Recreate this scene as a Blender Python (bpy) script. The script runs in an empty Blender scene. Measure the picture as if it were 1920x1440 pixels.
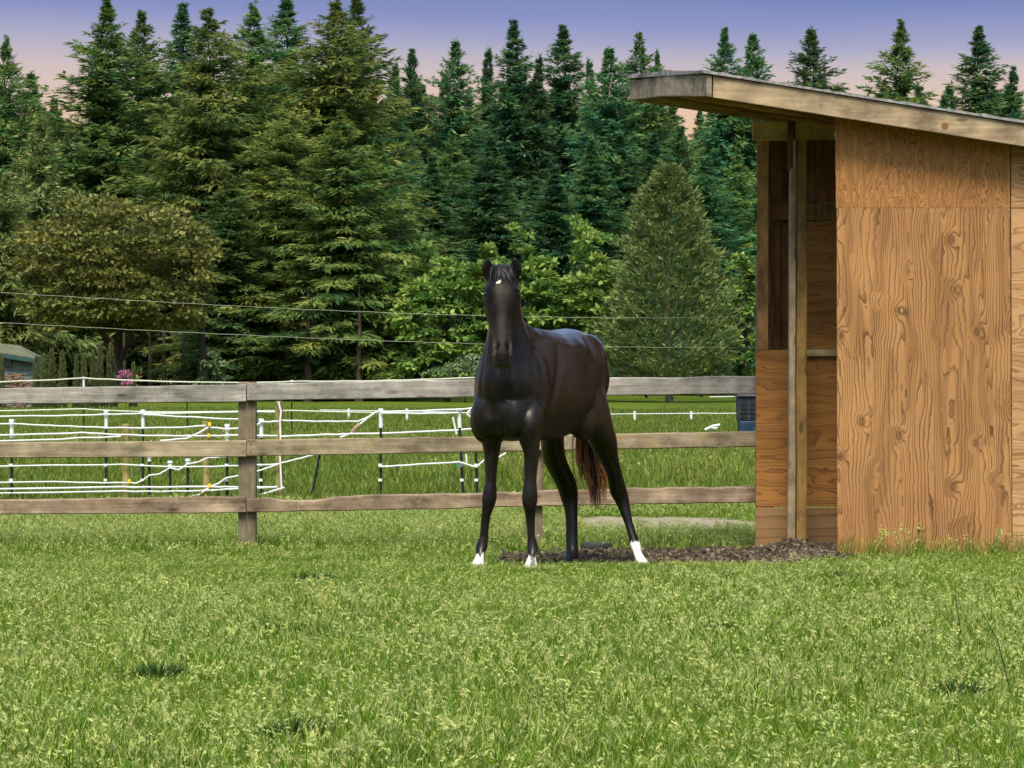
import bpy, math, random
import numpy as np
from mathutils import Vector, Matrix
R = math.radians
random.seed(7)
rng = np.random.default_rng(7)
scene = bpy.context.scene
C = scene.collection

# ------------------------------------------------------------------ camera, sky, sun, exposure
FPX = 6270.0            # focal length in pixels of the 1920 wide photograph
CAMZ = 1.28
cam_d = bpy.data.cameras.new('camera')
cam = bpy.data.objects.new('camera', cam_d)
C.objects.link(cam)
cam.location = (0, 0, CAMZ)
cam.rotation_euler = (R(90), 0, 0)
cam_d.sensor_width = 36
cam_d.lens = FPX / 1920 * 36
cam_d.shift_y = -20 / 1920
cam_d.clip_start = 0.1
cam_d.clip_end = 3000
scene.camera = cam

SUN_DIR = Vector((-0.07, -0.60, 0.86)).normalized()      # towards the sun
SUN_EL = math.asin(SUN_DIR.z)
EXPO = 0.82
world = bpy.data.worlds.new('World')
scene.world = world
world.use_nodes = True
wn = world.node_tree.nodes
wl = world.node_tree.links
wn.clear()
w_out = wn.new('ShaderNodeOutputWorld')
w_bg = wn.new('ShaderNodeBackground')
SKY_STRENGTH = 0.15
w_bg.inputs['Strength'].default_value = SKY_STRENGTH
w_sky = wn.new('ShaderNodeTexSky')
w_sky.sky_type = 'NISHITA'
w_sky.sun_disc = False
w_sky.sun_elevation = SUN_EL
w_sky.sun_rotation = math.atan2(SUN_DIR.x, SUN_DIR.y)
w_sky.dust_density = 1.5
w_tc = wn.new('ShaderNodeTexCoord')
w_sep = wn.new('ShaderNodeSeparateXYZ')
w_noise = wn.new('ShaderNodeTexNoise')
w_noise.inputs['Scale'].default_value = 3.0
w_map = wn.new('ShaderNodeMapping')
w_map.inputs['Scale'].default_value = (1, 1, 14)
w_add = wn.new('ShaderNodeMath'); w_add.operation = 'MULTIPLY_ADD'
w_add.inputs[1].default_value = 0.016
w_ramp = wn.new('ShaderNodeValToRGB')
k = 1.0 / SKY_STRENGTH / (2 ** EXPO)
stops = [(0.0, (.80, .44, .22)), (.068, (.84, .56, .36)), (.080, (.78, .57, .45)), (.089, (.64, .53, .53)),
         (.097, (.44, .43, .58)), (.105, (.26, .30, .56)), (.112, (.17, .235, .49)), (.16, (.10, .15, .46))]
cr = w_ramp.color_ramp
cr.elements[0].position = 0.0
cr.elements[1].position = 0.8
while len(cr.elements) < len(stops):
    cr.elements.new(0.5)
for e, (p, c) in zip(cr.elements, stops):
    e.position = p / 0.2
    e.color = (c[0] * k, c[1] * k, c[2] * k, 1)
w_z = wn.new('ShaderNodeMapRange')
w_z.inputs['From Min'].default_value = 0.0
w_z.inputs['From Max'].default_value = 0.2
w_f = wn.new('ShaderNodeMapRange')
w_f.interpolation_type = 'SMOOTHSTEP'
w_f.inputs['From Min'].default_value = 0.13
w_f.inputs['From Max'].default_value = 0.30
w_mix = wn.new('ShaderNodeMix'); w_mix.data_type = 'RGBA'
wl.new(w_tc.outputs['Generated'], w_sep.inputs[0])
wl.new(w_tc.outputs['Generated'], w_map.inputs['Vector'])
wl.new(w_map.outputs[0], w_noise.inputs['Vector'])
w_sub = wn.new('ShaderNodeMath'); w_sub.operation = 'SUBTRACT'; w_sub.inputs[1].default_value = 0.5
wl.new(w_noise.outputs['Fac'], w_sub.inputs[0])
wl.new(w_sub.outputs[0], w_add.inputs[0])
wl.new(w_sep.outputs['Z'], w_add.inputs[2])
wl.new(w_add.outputs[0], w_z.inputs['Value'])
wl.new(w_z.outputs[0], w_ramp.inputs['Fac'])
wl.new(w_sep.outputs['Z'], w_f.inputs['Value'])
wl.new(w_f.outputs[0], w_mix.inputs['Factor'])
wl.new(w_ramp.outputs['Color'], w_mix.inputs['A'])
wl.new(w_sky.outputs[0], w_mix.inputs['B'])
wl.new(w_mix.outputs['Result'], w_bg.inputs['Color'])
wl.new(w_bg.outputs[0], w_out.inputs['Surface'])

sun_d = bpy.data.lights.new('sun', 'SUN')
sun_d.energy = 2.9
sun_d.angle = R(22)
sun_d.color = (1.0, 0.95, 0.85)
sun = bpy.data.objects.new('sun', sun_d)
C.objects.link(sun)
sun.location = (-10, -10, 30)
sun.rotation_euler = SUN_DIR.to_track_quat('Z', 'Y').to_euler()

scene.view_settings.view_transform = 'Standard'
scene.view_settings.look = 'None'
scene.view_settings.exposure = EXPO
scene.view_settings.gamma = 1.0
scene.view_settings.use_curve_mapping = False
scene.render.engine = 'CYCLES'
scene.cycles.max_bounces = 8
scene.cycles.diffuse_bounces = 4
scene.cycles.transparent_max_bounces = 8

# ------------------------------------------------------------------ helpers
def W(px, py, Y):
    return np.array([(px - 960) / FPX * Y, Y, CAMZ + (700 - py) / FPX * Y])

def link(o, parent=None):
    C.objects.link(o)
    if parent is not None:
        o.parent = parent
    return o

def tag(o, label=None, cat=None, group=None, kind=None):
    if label: o['label'] = label
    if cat: o['category'] = cat
    if group: o['group'] = group
    if kind: o['kind'] = kind
    return o

def empty(name, loc, label, cat, group=None):
    o = bpy.data.objects.new(name, None)
    o.location = loc
    link(o)
    return tag(o, label, cat, group)

def npmesh(name, verts, quads=None, tris=None, mat=None, tint=None, smooth=False):
    """fast mesh from numpy arrays"""
    verts = np.asarray(verts, dtype=np.float32)
    me = bpy.data.meshes.new(name)
    me.vertices.add(len(verts))
    me.vertices.foreach_set('co', verts.ravel())
    loops, starts, totals = [], [], []
    pos = 0
    if quads is not None and len(quads):
        q = np.asarray(quads, dtype=np.int32)
        loops.append(q.ravel()); starts.append(np.arange(len(q)) * 4 + pos); pos += q.size
    if tris is not None and len(tris):
        t = np.asarray(tris, dtype=np.int32)
        loops.append(t.ravel()); starts.append(np.arange(len(t)) * 3 + pos); pos += t.size
    loops = np.concatenate(loops).astype(np.int32)
    starts = np.concatenate(starts).astype(np.int32)
    me.loops.add(len(loops))
    me.loops.foreach_set('vertex_index', loops)
    me.polygons.add(len(starts))
    me.polygons.foreach_set('loop_start', starts)
    me.update(calc_edges=True)
    me.validate()
    if smooth:
        me.polygons.foreach_set('use_smooth', np.ones(len(starts), dtype=bool))
    if tint is not None:
        a = me.attributes.new('tint', 'FLOAT', 'FACE')
        a.data.foreach_set('value', np.asarray(tint, dtype=np.float32))
    if mat is not None:
        me.materials.append(mat)
    return me

class MB:
    """collects shapes, then links them as ONE mesh object"""
    def __init__(s):
        s.v, s.f = [], []
    def add(s, verts, faces):
        b = len(s.v)
        s.v += [tuple(map(float, p)) for p in verts]
        s.f += [tuple(b + i for i in f) for f in faces]
    def box(s, lo, hi):
        x0, y0, z0 = lo; x1, y1, z1 = hi
        s.add([(x0, y0, z0), (x1, y0, z0), (x1, y1, z0), (x0, y1, z0), (x0, y0, z1), (x1, y0, z1), (x1, y1, z1), (x0, y1, z1)],
              [(0, 3, 2, 1), (4, 5, 6, 7), (0, 1, 5, 4), (1, 2, 6, 5), (2, 3, 7, 6), (3, 0, 4, 7)])
    def hexa(s, p):
        s.add(p, [(0, 3, 2, 1), (4, 5, 6, 7), (0, 1, 5, 4), (1, 2, 6, 5), (2, 3, 7, 6), (3, 0, 4, 7)])
    def tube(s, pts, rad, n=6, flat=1.0):
        pts = [np.asarray(p, float) for p in pts]
        if not hasattr(rad, '__len__'): rad = [rad] * len(pts)
        rings = []
        for i, p in enumerate(pts):
            d = pts[min(i + 1, len(pts) - 1)] - pts[max(i - 1, 0)]
            d = d / (np.linalg.norm(d) + 1e-9)
            ref = np.array([0, 0, 1.0]) if abs(d[2]) < .9 else np.array([1.0, 0, 0])
            u = np.cross(d, ref); u /= np.linalg.norm(u)
            w = np.cross(u, d)
            rings.append([p + rad[i] * (math.cos(2 * math.pi * j / n) * u * flat + math.sin(2 * math.pi * j / n) * w) for j in range(n)])
        vs = [q for r in rings for q in r]
        fs = []
        for i in range(len(rings) - 1):
            for j in range(n):
                fs.append((i * n + j, i * n + (j + 1) % n, (i + 1) * n + (j + 1) % n, (i + 1) * n + j))
        fs.append(tuple(reversed(range(n))))
        fs.append(tuple((len(rings) - 1) * n + j for j in range(n)))
        s.add(vs, fs)
    def build(s, name, mat, parent=None, smooth=False, origin=None, bevel=0):
        off = np.zeros(3)
        if parent is not None: off = np.array(parent.matrix_world.translation if parent.parent else parent.location)
        if parent is not None and parent.parent is not None:
            off = np.array(parent['_org']) if '_org' in parent else off
        if origin is not None: off = np.asarray(origin, float)
        me = bpy.data.meshes.new(name)
        me.from_pydata([tuple(np.array(p) - off) for p in s.v], [], s.f)
        me.update()
        if smooth:
            for p in me.polygons: p.use_smooth = True
        if mat: me.materials.append(mat)
        o = bpy.data.objects.new(name, me)
        link(o, parent)
        if origin is not None and parent is None: o.location = tuple(origin)
        if bevel:
            m = o.modifiers.new('bevel', 'BEVEL'); m.width = bevel; m.segments = 2; m.limit_method = 'ANGLE'
        return o

def noise1(x, seed):
    """smooth 1-D value noise"""
    i = np.floor(x).astype(int); f = x - i
    h = lambda n: np.modf(np.sin((n + seed * 17.3) * 12.9898) * 43758.5453)[0]
    f = f * f * (3 - 2 * f)
    return h(i) * (1 - f) + h(i + 1) * f

def h_noise(x, y, seed=0):
    i = np.floor(x); j = np.floor(y); fx = x - i; fy = y - j
    fx = fx * fx * (3 - 2 * fx); fy = fy * fy * (3 - 2 * fy)
    def h(a, b):
        return np.abs(np.modf(np.sin(a * 127.1 + b * 311.7 + seed * 74.7) * 43758.5453)[0])
    return (h(i, j) * (1 - fx) + h(i + 1, j) * fx) * (1 - fy) + (h(i, j + 1) * (1 - fx) + h(i + 1, j + 1) * fx) * fy

def sstep(a, b, x):
    t = np.clip((x - a) / (b - a), 0, 1)
    return t * t * (3 - 2 * t)

# ------------------------------------------------------------------ materials
def newmat(name):
    m = bpy.data.materials.new(name)
    m.use_nodes = True
    nt = m.node_tree
    nt.nodes.clear()
    out = nt.nodes.new('ShaderNodeOutputMaterial')
    return m, nt, out

def nd(nt, t, **kw):
    n = nt.nodes.new(t)
    for a, v in kw.items():
        setattr(n, a, v)
    return n

def setin(n, **kw):
    for a, v in kw.items():
        n.inputs[a.replace('_', ' ')].default_value = v
    return n

def ramp(nt, stops):
    n = nt.nodes.new('ShaderNodeValToRGB')
    cr = n.color_ramp
    while len(cr.elements) < len(stops): cr.elements.new(0.5)
    for e, (p, c) in zip(cr.elements, stops):
        e.position = p
        e.color = tuple(c) + (1,) if len(c) == 3 else c
    return n

def math_n(nt, op, a, b=None, c=None):
    n = nt.nodes.new('ShaderNodeMath'); n.operation = op
    for i, v in enumerate((a, b, c)):
        if v is None: continue
        if hasattr(v, 'is_linked') or hasattr(v, 'links'): nt.links.new(v, n.inputs[i])
        else: n.inputs[i].default_value = v
    return n.outputs[0]

def mixc(nt, fac, a, b, blend='MIX'):
    n = nt.nodes.new('ShaderNodeMix'); n.data_type = 'RGBA'; n.blend_type = blend
    for key, v in (('Factor', fac), ('A', a), ('B', b)):
        if hasattr(v, 'links'): nt.links.new(v, n.inputs[key])
        else: n.inputs[key].default_value = (tuple(v) + (1,) if hasattr(v, '__len__') and len(v) == 3 else v)
    return n.outputs['Result']

def flat_mat(name, col, rough=.6, noise=.25, scale=12, spec=.3):
    m, nt, out = newmat(name)
    b = nd(nt, 'ShaderNodeBsdfPrincipled')
    setin(b, Roughness=rough)
    b.inputs['Specular IOR Level'].default_value = spec
    tc = nd(nt, 'ShaderNodeTexCoord')
    n = nd(nt, 'ShaderNodeTexNoise'); setin(n, Scale=scale, Detail=5.0)
    nt.links.new(tc.outputs['Object'], n.inputs['Vector'])
    lo = tuple(c * (1 - noise) for c in col); hi = tuple(min(1, c * (1 + noise)) for c in col)
    r = ramp(nt, [(.3, lo), (.7, hi)])
    nt.links.new(n.outputs['Fac'], r.inputs['Fac'])
    nt.links.new(r.outputs['Color'], b.inputs['Base Color'])
    nt.links.new(b.outputs[0], out.inputs['Surface'])
    return m

def wood_mat(name, lo, hi, axis='x', lichen=0.0, lichen_col=(.30, .26, .07), rough=.85, scale=1.0, streak=1.0):
    """weathered board, grain along an axis"""
    m, nt, out = newmat(name)
    L = nt.links
    tc = nd(nt, 'ShaderNodeTexCoord')
    oi = nd(nt, 'ShaderNodeObjectInfo')
    vadd = nd(nt, 'ShaderNodeVectorMath', operation='MULTIPLY_ADD')
    vadd.inputs[1].default_value = (1, 1, 1)
    L.new(tc.outputs['Object'], vadd.inputs[0])
    cmb = nd(nt, 'ShaderNodeCombineXYZ')
    rr = math_n(nt, 'MULTIPLY', oi.outputs['Random'], 37.0)
    for i in range(3): L.new(rr, cmb.inputs[i])
    L.new(cmb.outputs[0], vadd.inputs[2])
    mp = nd(nt, 'ShaderNodeMapping')
    s = {'x': (1.3, 26, 26), 'z': (26, 26, 1.3), 'y': (26, 1.3, 26)}[axis]
    mp.inputs['Scale'].default_value = tuple(v * scale for v in s)
    L.new(vadd.outputs[0], mp.inputs['Vector'])
    n1 = nd(nt, 'ShaderNodeTexNoise'); setin(n1, Scale=1.0, Detail=6.0, Roughness=.65, Distortion=.6)
    L.new(mp.outputs[0], n1.inputs['Vector'])
    n2 = nd(nt, 'ShaderNodeTexNoise'); setin(n2, Scale=5.0, Detail=4.0, Roughness=.6)
    L.new(vadd.outputs[0], n2.inputs['Vector'])
    r1 = ramp(nt, [(.25, lo), (.55, tuple((a + b) / 2 for a, b in zip(lo, hi))), (.75, hi)])
    L.new(n1.outputs['Fac'], r1.inputs['Fac'])
    r2 = ramp(nt, [(.3, (.45, .43, .41)), (.7, (1.2, 1.18, 1.15))])
    L.new(n2.outputs['Fac'], r2.inputs['Fac'])
    col = mixc(nt, .8, r1.outputs['Color'], r2.outputs['Color'], 'MULTIPLY')
    n6 = nd(nt, 'ShaderNodeTexNoise'); setin(n6, Scale=1.7, Detail=7.0, Roughness=.72)
    mp6 = nd(nt, 'ShaderNodeMapping'); mp6.inputs['Scale'].default_value = {'x': (1, 2.2, 2.2), 'z': (2.2, 2.2, 1), 'y': (2.2, 1, 2.2)}[axis]
    L.new(vadd.outputs[0], mp6.inputs['Vector']); L.new(mp6.outputs[0], n6.inputs['Vector'])
    r6 = ramp(nt, [(.36, (.42, .40, .38)), (.5, (1, 1, 1)), (.64, (1.28, 1.26, 1.2))]); L.new(n6.outputs['Fac'], r6.inputs['Fac'])
    col = mixc(nt, .85, col, r6.outputs['Color'], 'MULTIPLY')
    # knots
    mk = nd(nt, 'ShaderNodeMapping'); mk.inputs['Scale'].default_value = tuple((2.2 if v < 5 else 7.0) for v in s)
    L.new(vadd.outputs[0], mk.inputs['Vector'])
    vo = nd(nt, 'ShaderNodeTexVoronoi'); setin(vo, Scale=1.0)
    L.new(mk.outputs[0], vo.inputs['Vector'])
    rk = ramp(nt, [(.06, (.35, .3, .27)), (.13, (1, 1, 1))])
    L.new(vo.outputs['Distance'], rk.inputs['Fac'])
    col = mixc(nt, .8, col, rk.outputs['Color'], 'MULTIPLY')
    if lichen:
        n3 = nd(nt, 'ShaderNodeTexNoise'); setin(n3, Scale=3.3, Detail=8.0, Roughness=.75)
        L.new(vadd.outputs[0], n3.inputs['Vector'])
        r3 = ramp(nt, [(.55, (0, 0, 0)), (.72, (1, 1, 1))])
        L.new(n3.outputs['Fac'], r3.inputs['Fac'])
        f3 = math_n(nt, 'MULTIPLY', r3.outputs['Color'], lichen)
        col = mixc(nt, f3, col, lichen_col)
    b = nd(nt, 'ShaderNodeBsdfPrincipled'); setin(b, Roughness=rough)
    b.inputs['Specular IOR Level'].default_value = .2
    L.new(col, b.inputs['Base Color'])
    bp = nd(nt, 'ShaderNodeBump'); setin(bp, Strength=.55, Distance=.006)
    L.new(n1.outputs['Fac'], bp.inputs['Height'])
    L.new(bp.outputs[0], b.inputs['Normal'])
    L.new(b.outputs[0], out.inputs['Surface'])
    return m

def ply_mat(name, light, dark, vertical=True, K=11.0, wild=1.0, seed=0.0, knots=1.0, fine=1.0, run=10.0):
    """rotary cut plywood: contour lines of a stretched height field bending round knots"""
    m, nt, out = newmat(name)
    L = nt.links
    tc = nd(nt, 'ShaderNodeTexCoord')
    off = nd(nt, 'ShaderNodeVectorMath', operation='ADD'); off.inputs[1].default_value = (seed, 0, seed * 1.7)
    L.new(tc.outputs['Object'], off.inputs[0])
    mp = nd(nt, 'ShaderNodeMapping')
    mp.inputs['Scale'].default_value = (2.5 * fine, .2, .33 * fine) if vertical else (.42 * fine, .2, 3.4 * fine)
    L.new(off.outputs[0], mp.inputs['Vector'])
    # knots: sparse voronoi cells
    mk = nd(nt, 'ShaderNodeMapping'); mk.inputs['Scale'].default_value = (5.0, .05, 3.6)
    L.new(off.outputs[0], mk.inputs['Vector'])
    vo = nd(nt, 'ShaderNodeTexVoronoi', feature='F1'); setin(vo, Scale=1.0, Randomness=1.0)
    L.new(mk.outputs[0], vo.inputs['Vector'])
    sepc = nd(nt, 'ShaderNodeSeparateColor'); L.new(vo.outputs['Color'], sepc.inputs[0])
    on = math_n(nt, 'GREATER_THAN', sepc.outputs[0], .35)
    kd = nd(nt, 'ShaderNodeMapRange', interpolation_type='SMOOTHSTEP')
    setin(kd, From_Min=0.0, From_Max=.42, To_Min=1.0, To_Max=0.0)
    L.new(vo.outputs['Distance'], kd.inputs['Value'])
    kbump = math_n(nt, 'MULTIPLY', kd.outputs[0], on)
    n0 = nd(nt, 'ShaderNodeTexNoise'); setin(n0, Scale=1.0, Detail=1.6, Roughness=.5, Distortion=.35 * wild)
    L.new(mp.outputs[0], n0.inputs['Vector'])
    n1 = nd(nt, 'ShaderNodeTexNoise'); setin(n1, Scale=9.0, Detail=2.0, Roughness=.6)
    L.new(off.outputs[0], n1.inputs['Vector'])
    h = math_n(nt, 'MULTIPLY_ADD', n1.outputs['Fac'], .055 * wild, n0.outputs['Fac'])
    h = math_n(nt, 'MULTIPLY_ADD', kbump, .16 * knots, h)
    sx = nd(nt, 'ShaderNodeSeparateXYZ'); L.new(off.outputs[0], sx.inputs[0])
    v = math_n(nt, 'MULTIPLY', h, K)
    v = math_n(nt, 'MULTIPLY_ADD', sx.outputs['X' if vertical else 'Z'], run, v)
    fr = math_n(nt, 'FRACT', v)
    # saw-tooth early/late wood: slow rise, hard dark line
    rl = ramp(nt, [(0, (0, 0, 0)), (.62, (.16, .16, .16)), (.86, (.8, .8, .8)), (.94, (1, 1, 1)), (1.0, (.2, .2, .2))])
    L.new(fr, rl.inputs['Fac'])
    # contrast varies over the sheet
    n2 = nd(nt, 'ShaderNodeTexNoise'); setin(n2, Scale=2.1, Detail=2.0)
    L.new(off.outputs[0], n2.inputs['Vector'])
    cr2 = nd(nt, 'ShaderNodeMapRange'); setin(cr2, From_Min=.35, From_Max=.65, To_Min=.55, To_Max=1.0)
    L.new(n2.outputs['Fac'], cr2.inputs['Value'])
    f = math_n(nt, 'MULTIPLY', rl.outputs['Color'], cr2.outputs[0])
    # broad flame blotches: parity of the contour band
    par = math_n(nt, 'PINGPONG', math_n(nt, 'MULTIPLY', h, K * .28), .5)
    rb = ramp(nt, [(.46, (0, 0, 0)), (.62, (1, 1, 1))])
    L.new(math_n(nt, 'MULTIPLY', par, 2.0), rb.inputs['Fac'])
    mid = tuple(a * .62 + b * .38 for a, b in zip(light, dark))
    c = mixc(nt, math_n(nt, 'MULTIPLY', rb.outputs['Color'], .75), light, mid)
    c = mixc(nt, f, c, dark)
    # knots themselves
    rk = ramp(nt, [(.035, (1, 1, 1)), (.075, (.25, .25, .25)), (.10, (.55, .55, .55)), (.15, (0, 0, 0))])
    L.new(vo.outputs['Distance'], rk.inputs['Fac'])
    fk = math_n(nt, 'MULTIPLY', math_n(nt, 'MULTIPLY', rk.outputs['Color'], on), .85 * knots)
    c = mixc(nt, fk, c, tuple(x * .38 for x in dark))
    # fine fibre and broad weather tone
    mf = nd(nt, 'ShaderNodeMapping'); mf.inputs['Scale'].default_value = (160, 1, 5) if vertical else (5, 1, 160)
    L.new(off.outputs[0], mf.inputs['Vector'])
    n3 = nd(nt, 'ShaderNodeTexNoise'); setin(n3, Scale=1.0, Detail=3.0)
    L.new(mf.outputs[0], n3.inputs['Vector'])
    r3 = ramp(nt, [(.3, (.8, .8, .8)), (.7, (1.12, 1.12, 1.12))])
    L.new(n3.outputs['Fac'], r3.inputs['Fac'])
    c = mixc(nt, .7, c, r3.outputs['Color'], 'MULTIPLY')
    n4 = nd(nt, 'ShaderNodeTexNoise'); setin(n4, Scale=1.1, Detail=4.0)
    L.new(off.outputs[0], n4.inputs['Vector'])
    r4 = ramp(nt, [(.32, (.82, .76, .7)), (.68, (1.1, 1.1, 1.08))])
    L.new(n4.outputs['Fac'], r4.inputs['Fac'])
    c = mixc(nt, .8, c, r4.outputs['Color'], 'MULTIPLY')
    b = nd(nt, 'ShaderNodeBsdfPrincipled'); setin(b, Roughness=.75)
    b.inputs['Specular IOR Level'].default_value = .25
    L.new(c, b.inputs['Base Color'])
    bp = nd(nt, 'ShaderNodeBump', invert=True); setin(bp, Strength=.5, Distance=.004)
    L.new(f, bp.inputs['Height'])
    L.new(bp.outputs[0], b.inputs['Normal'])
    L.new(b.outputs[0], out.inputs['Surface'])
    return m

def leaf_mat(name, c0, c1, c2, trans=.35, rough=.55, objvar=.25, spec=.25):
    """leaf colour from a per-face tint and a per-object random"""
    m, nt, out = newmat(name)
    L = nt.links
    at = nd(nt, 'ShaderNodeAttribute'); at.attribute_name = 'tint'
    oi = nd(nt, 'ShaderNodeObjectInfo')
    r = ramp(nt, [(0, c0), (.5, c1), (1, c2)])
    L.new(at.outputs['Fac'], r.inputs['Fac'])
    hv = nd(nt, 'ShaderNodeHueSaturation')
    L.new(r.outputs['Color'], hv.inputs['Color'])
    mr = nd(nt, 'ShaderNodeMapRange'); setin(mr, To_Min=1 - objvar, To_Max=1 + objvar)
    L.new(oi.outputs['Random'], mr.inputs['Value'])
    L.new(mr.outputs[0], hv.inputs['Value'])
    mh = nd(nt, 'ShaderNodeMapRange'); setin(mh, To_Min=.5 - objvar * .07, To_Max=.5 + objvar * .07)
    rr = math_n(nt, 'FRACT', math_n(nt, 'MULTIPLY', oi.outputs['Random'], 7.31))
    L.new(rr, mh.inputs['Value'])
    L.new(mh.outputs[0], hv.inputs['Hue'])
    b = nd(nt, 'ShaderNodeBsdfPrincipled'); setin(b, Roughness=rough)
    b.inputs['Specular IOR Level'].default_value = spec
    L.new(hv.outputs[0], b.inputs['Base Color'])
    t = nd(nt, 'ShaderNodeBsdfTranslucent')
    L.new(hv.outputs[0], t.inputs['Color'])
    mx = nd(nt, 'ShaderNodeMixShader'); mx.inputs[0].default_value = trans
    L.new(b.outputs[0], mx.inputs[1]); L.new(t.outputs[0], mx.inputs[2])
    L.new(mx.outputs[0], out.inputs['Surface'])
    return m

M = {}
M['rail_grey'] = wood_mat('weathered grey rail', (.14, .13, .105), (.46, .43, .36), 'x', .6, (.42, .40, .33))
M['rail_tan'] = wood_mat('weathered tan rail', (.16, .125, .07), (.48, .40, .25), 'x', .7, (.34, .24, .06))
M['rail_brown'] = wood_mat('weathered brown rail', (.15, .10, .06), (.44, .34, .22), 'x', .75, (.42, .36, .20))
M['post'] = wood_mat('grey brown fence post', (.13, .10, .065), (.30, .24, .15), 'z', .25, (.25, .24, .08))
M['round_post'] = wood_mat('green stained round post', (.20, .175, .05), (.40, .34, .11), 'z', .3, (.22, .22, .06))
M['ply'] = ply_mat('tan plywood', (.40, .205, .072), (.082, .033, .009), True, 13.0, 1.6, 3.3, 1.1, 2.2, 40.0)
M['ply_up'] = ply_mat('orange plywood', (.40, .19, .058), (.13, .052, .014), True, 20.0, 3.8, 11.7, .35, 3.0, 24.0)
M['ply_side'] = ply_mat('tan plywood cross grain', (.46, .26, .11), (.19, .085, .03), False, 14.0, 1.3, 23.1, .8, 1.4)
M['ply_in'] = ply_mat('brown plywood cross grain', (.34, .155, .036), (.14, .056, .011), False, 16.0, 1.2, 31.0, .3, 1.6)
M['ply_in_low'] = ply_mat('dusty brown plywood', (.27, .16, .066), (.16, .085, .03), False, 4.0, 1.0, 37.0, .2)
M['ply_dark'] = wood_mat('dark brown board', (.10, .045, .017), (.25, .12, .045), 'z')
M['fascia'] = wood_mat('tan fascia board', (.25, .175, .10), (.47, .36, .22), 'x', .15, (.40, .35, .26), scale=.8)
M['fascia_end'] = wood_mat('grey fascia board', (.19, .155, .11), (.38, .32, .23), 'x', .2, (.40, .36, .28), scale=.8)
M['soffit'] = wood_mat('brown soffit board', (.30, .15, .055), (.50, .28, .115), 'x')
M['header'] = wood_mat('yellow brown header', (.38, .28, .13), (.62, .49, .25), 'x', .3, (.36, .27, .07))
M['pole'] = wood_mat('pale grey pole', (.15, .11, .065), (.40, .31, .19), 'z', .15)
M['pole_dark'] = wood_mat('yellow brown pole', (.13, .075, .022), (.32, .20, .06), 'z', .35, (.28, .19, .03))
M['stud'] = wood_mat('orange brown stud', (.30, .155, .05), (.50, .27, .10), 'z')
M['roofing'] = flat_mat('grey roofing felt', (.22, .21, .19), .9, .45, 30)
M['wire'] = flat_mat('dull wire', (.38, .39, .27), .7, .15, 40)
M['white'] = flat_mat('white rope', (.66, .66, .62), .6, .08, 40)
M['thin_rope'] = flat_mat('yellowed rope', (.55, .56, .40), .7, .15, 40)
M['black_plastic'] = flat_mat('black plastic', (.012, .016, .016), .45, .3, 20)
M['yellow_plastic'] = flat_mat('yellow insulator', (.75, .52, .03), .5, .1)
M['green_plastic'] = flat_mat('green insulator', (.02, .22, .14), .5, .1)
M['rubber'] = flat_mat('worn black rubber', (.035, .036, .034), .85, .5, 25)
M['bark'] = wood_mat('bark', (.035, .026, .018), (.12, .095, .065), 'z', scale=.12)
M['bark_pale'] = wood_mat('pale bark', (.09, .075, .05), (.22, .19, .13), 'z', scale=.12)
M['fir'] = leaf_mat('fir needles', (.038, .125, .052), (.105, .195, .048), (.25, .28, .062), .38, .75, .28)
M['fir_olive'] = leaf_mat('olive fir needles', (.042, .118, .040), (.130, .192, .040), (.28, .29, .062), .38, .75, .22)
M['fir_teal'] = leaf_mat('blue green fir needles', (.020, .132, .082), (.070, .185, .068), (.185, .25, .066), .38, .75, .28)  # teal of the shaded foliage is put into the needle colour
M['pine'] = leaf_mat('soft green pine needles', (.058, .105, .030), (.155, .195, .052), (.29, .32, .10), .3, .6, .1)
M['maple'] = leaf_mat('bronze green leaves', (.060, .098, .026), (.175, .185, .040), (.31, .29, .065), .3, .5, .1)
M['bigleaf'] = leaf_mat('bright green leaves', (.060, .155, .036), (.20, .31, .056), (.43, .50, .13), .35, .5, .12)
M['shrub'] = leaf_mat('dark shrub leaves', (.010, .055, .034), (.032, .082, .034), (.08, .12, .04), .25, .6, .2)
M['cedar'] = leaf_mat('clipped cedar', (.022, .040, .014), (.06, .075, .022), (.12, .13, .04), .2, .6, .15)
M['pink'] = leaf_mat('pink blossom', (.35, .10, .18), (.55, .22, .33), (.7, .42, .5), .3, .6, .05)
M['pale_flower'] = leaf_mat('pale flowering leaves', (.04, .09, .025), (.15, .22, .08), (.46, .47, .30), .3, .6, .1)
M['grass'] = leaf_mat('grass blades', (.034, .098, .004), (.122, .225, .008), (.47, .51, .16), .38, .8, .22, .0)
M['grass_far'] = leaf_mat('meadow grass blades', (.048, .098, .006), (.112, .170, .010), (.28, .31, .06), .35, .55, .22, .3)
M['weed'] = leaf_mat('dark weed leaves', (.022, .062, .010), (.050, .110, .016), (.09, .16, .03), .25, .5, .15)
M['stalk'] = leaf_mat('dark grass stalk', (.03, .06, .02), (.06, .09, .03), (.10, .12, .05), .2, .6, .1)
M['chips'] = leaf_mat('wood chips', (.034, .026, .018), (.115, .086, .054), (.42, .33, .20), .0, .9, .2, .1)

# ------------------------------------------------------------------ ground
def bare_mask(x, y):
    """1 where bark mulch lies instead of grass"""
    n = h_noise(x * 3.1, y * 3.1, 3) * .5 + h_noise(x * 9, y * 9, 4) * .25
    y0 = 23.05 + .55 * sstep(.9, .0, x) + .25 * sstep(2.0, 2.4, x)
    y1 = 25.05 - .5 * sstep(.6, .0, x)
    a = sstep(-.45, .75, x - .32 + (n - .35) * 1.3) * (1 - sstep(2.28, 2.42, x))
    b = sstep(y0 - .22, y0 + .22, y + (n - .35) * .7) * (1 - sstep(y1 - .25, y1 + .3, y + (n - .35) * .7))
    return a * b

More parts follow.
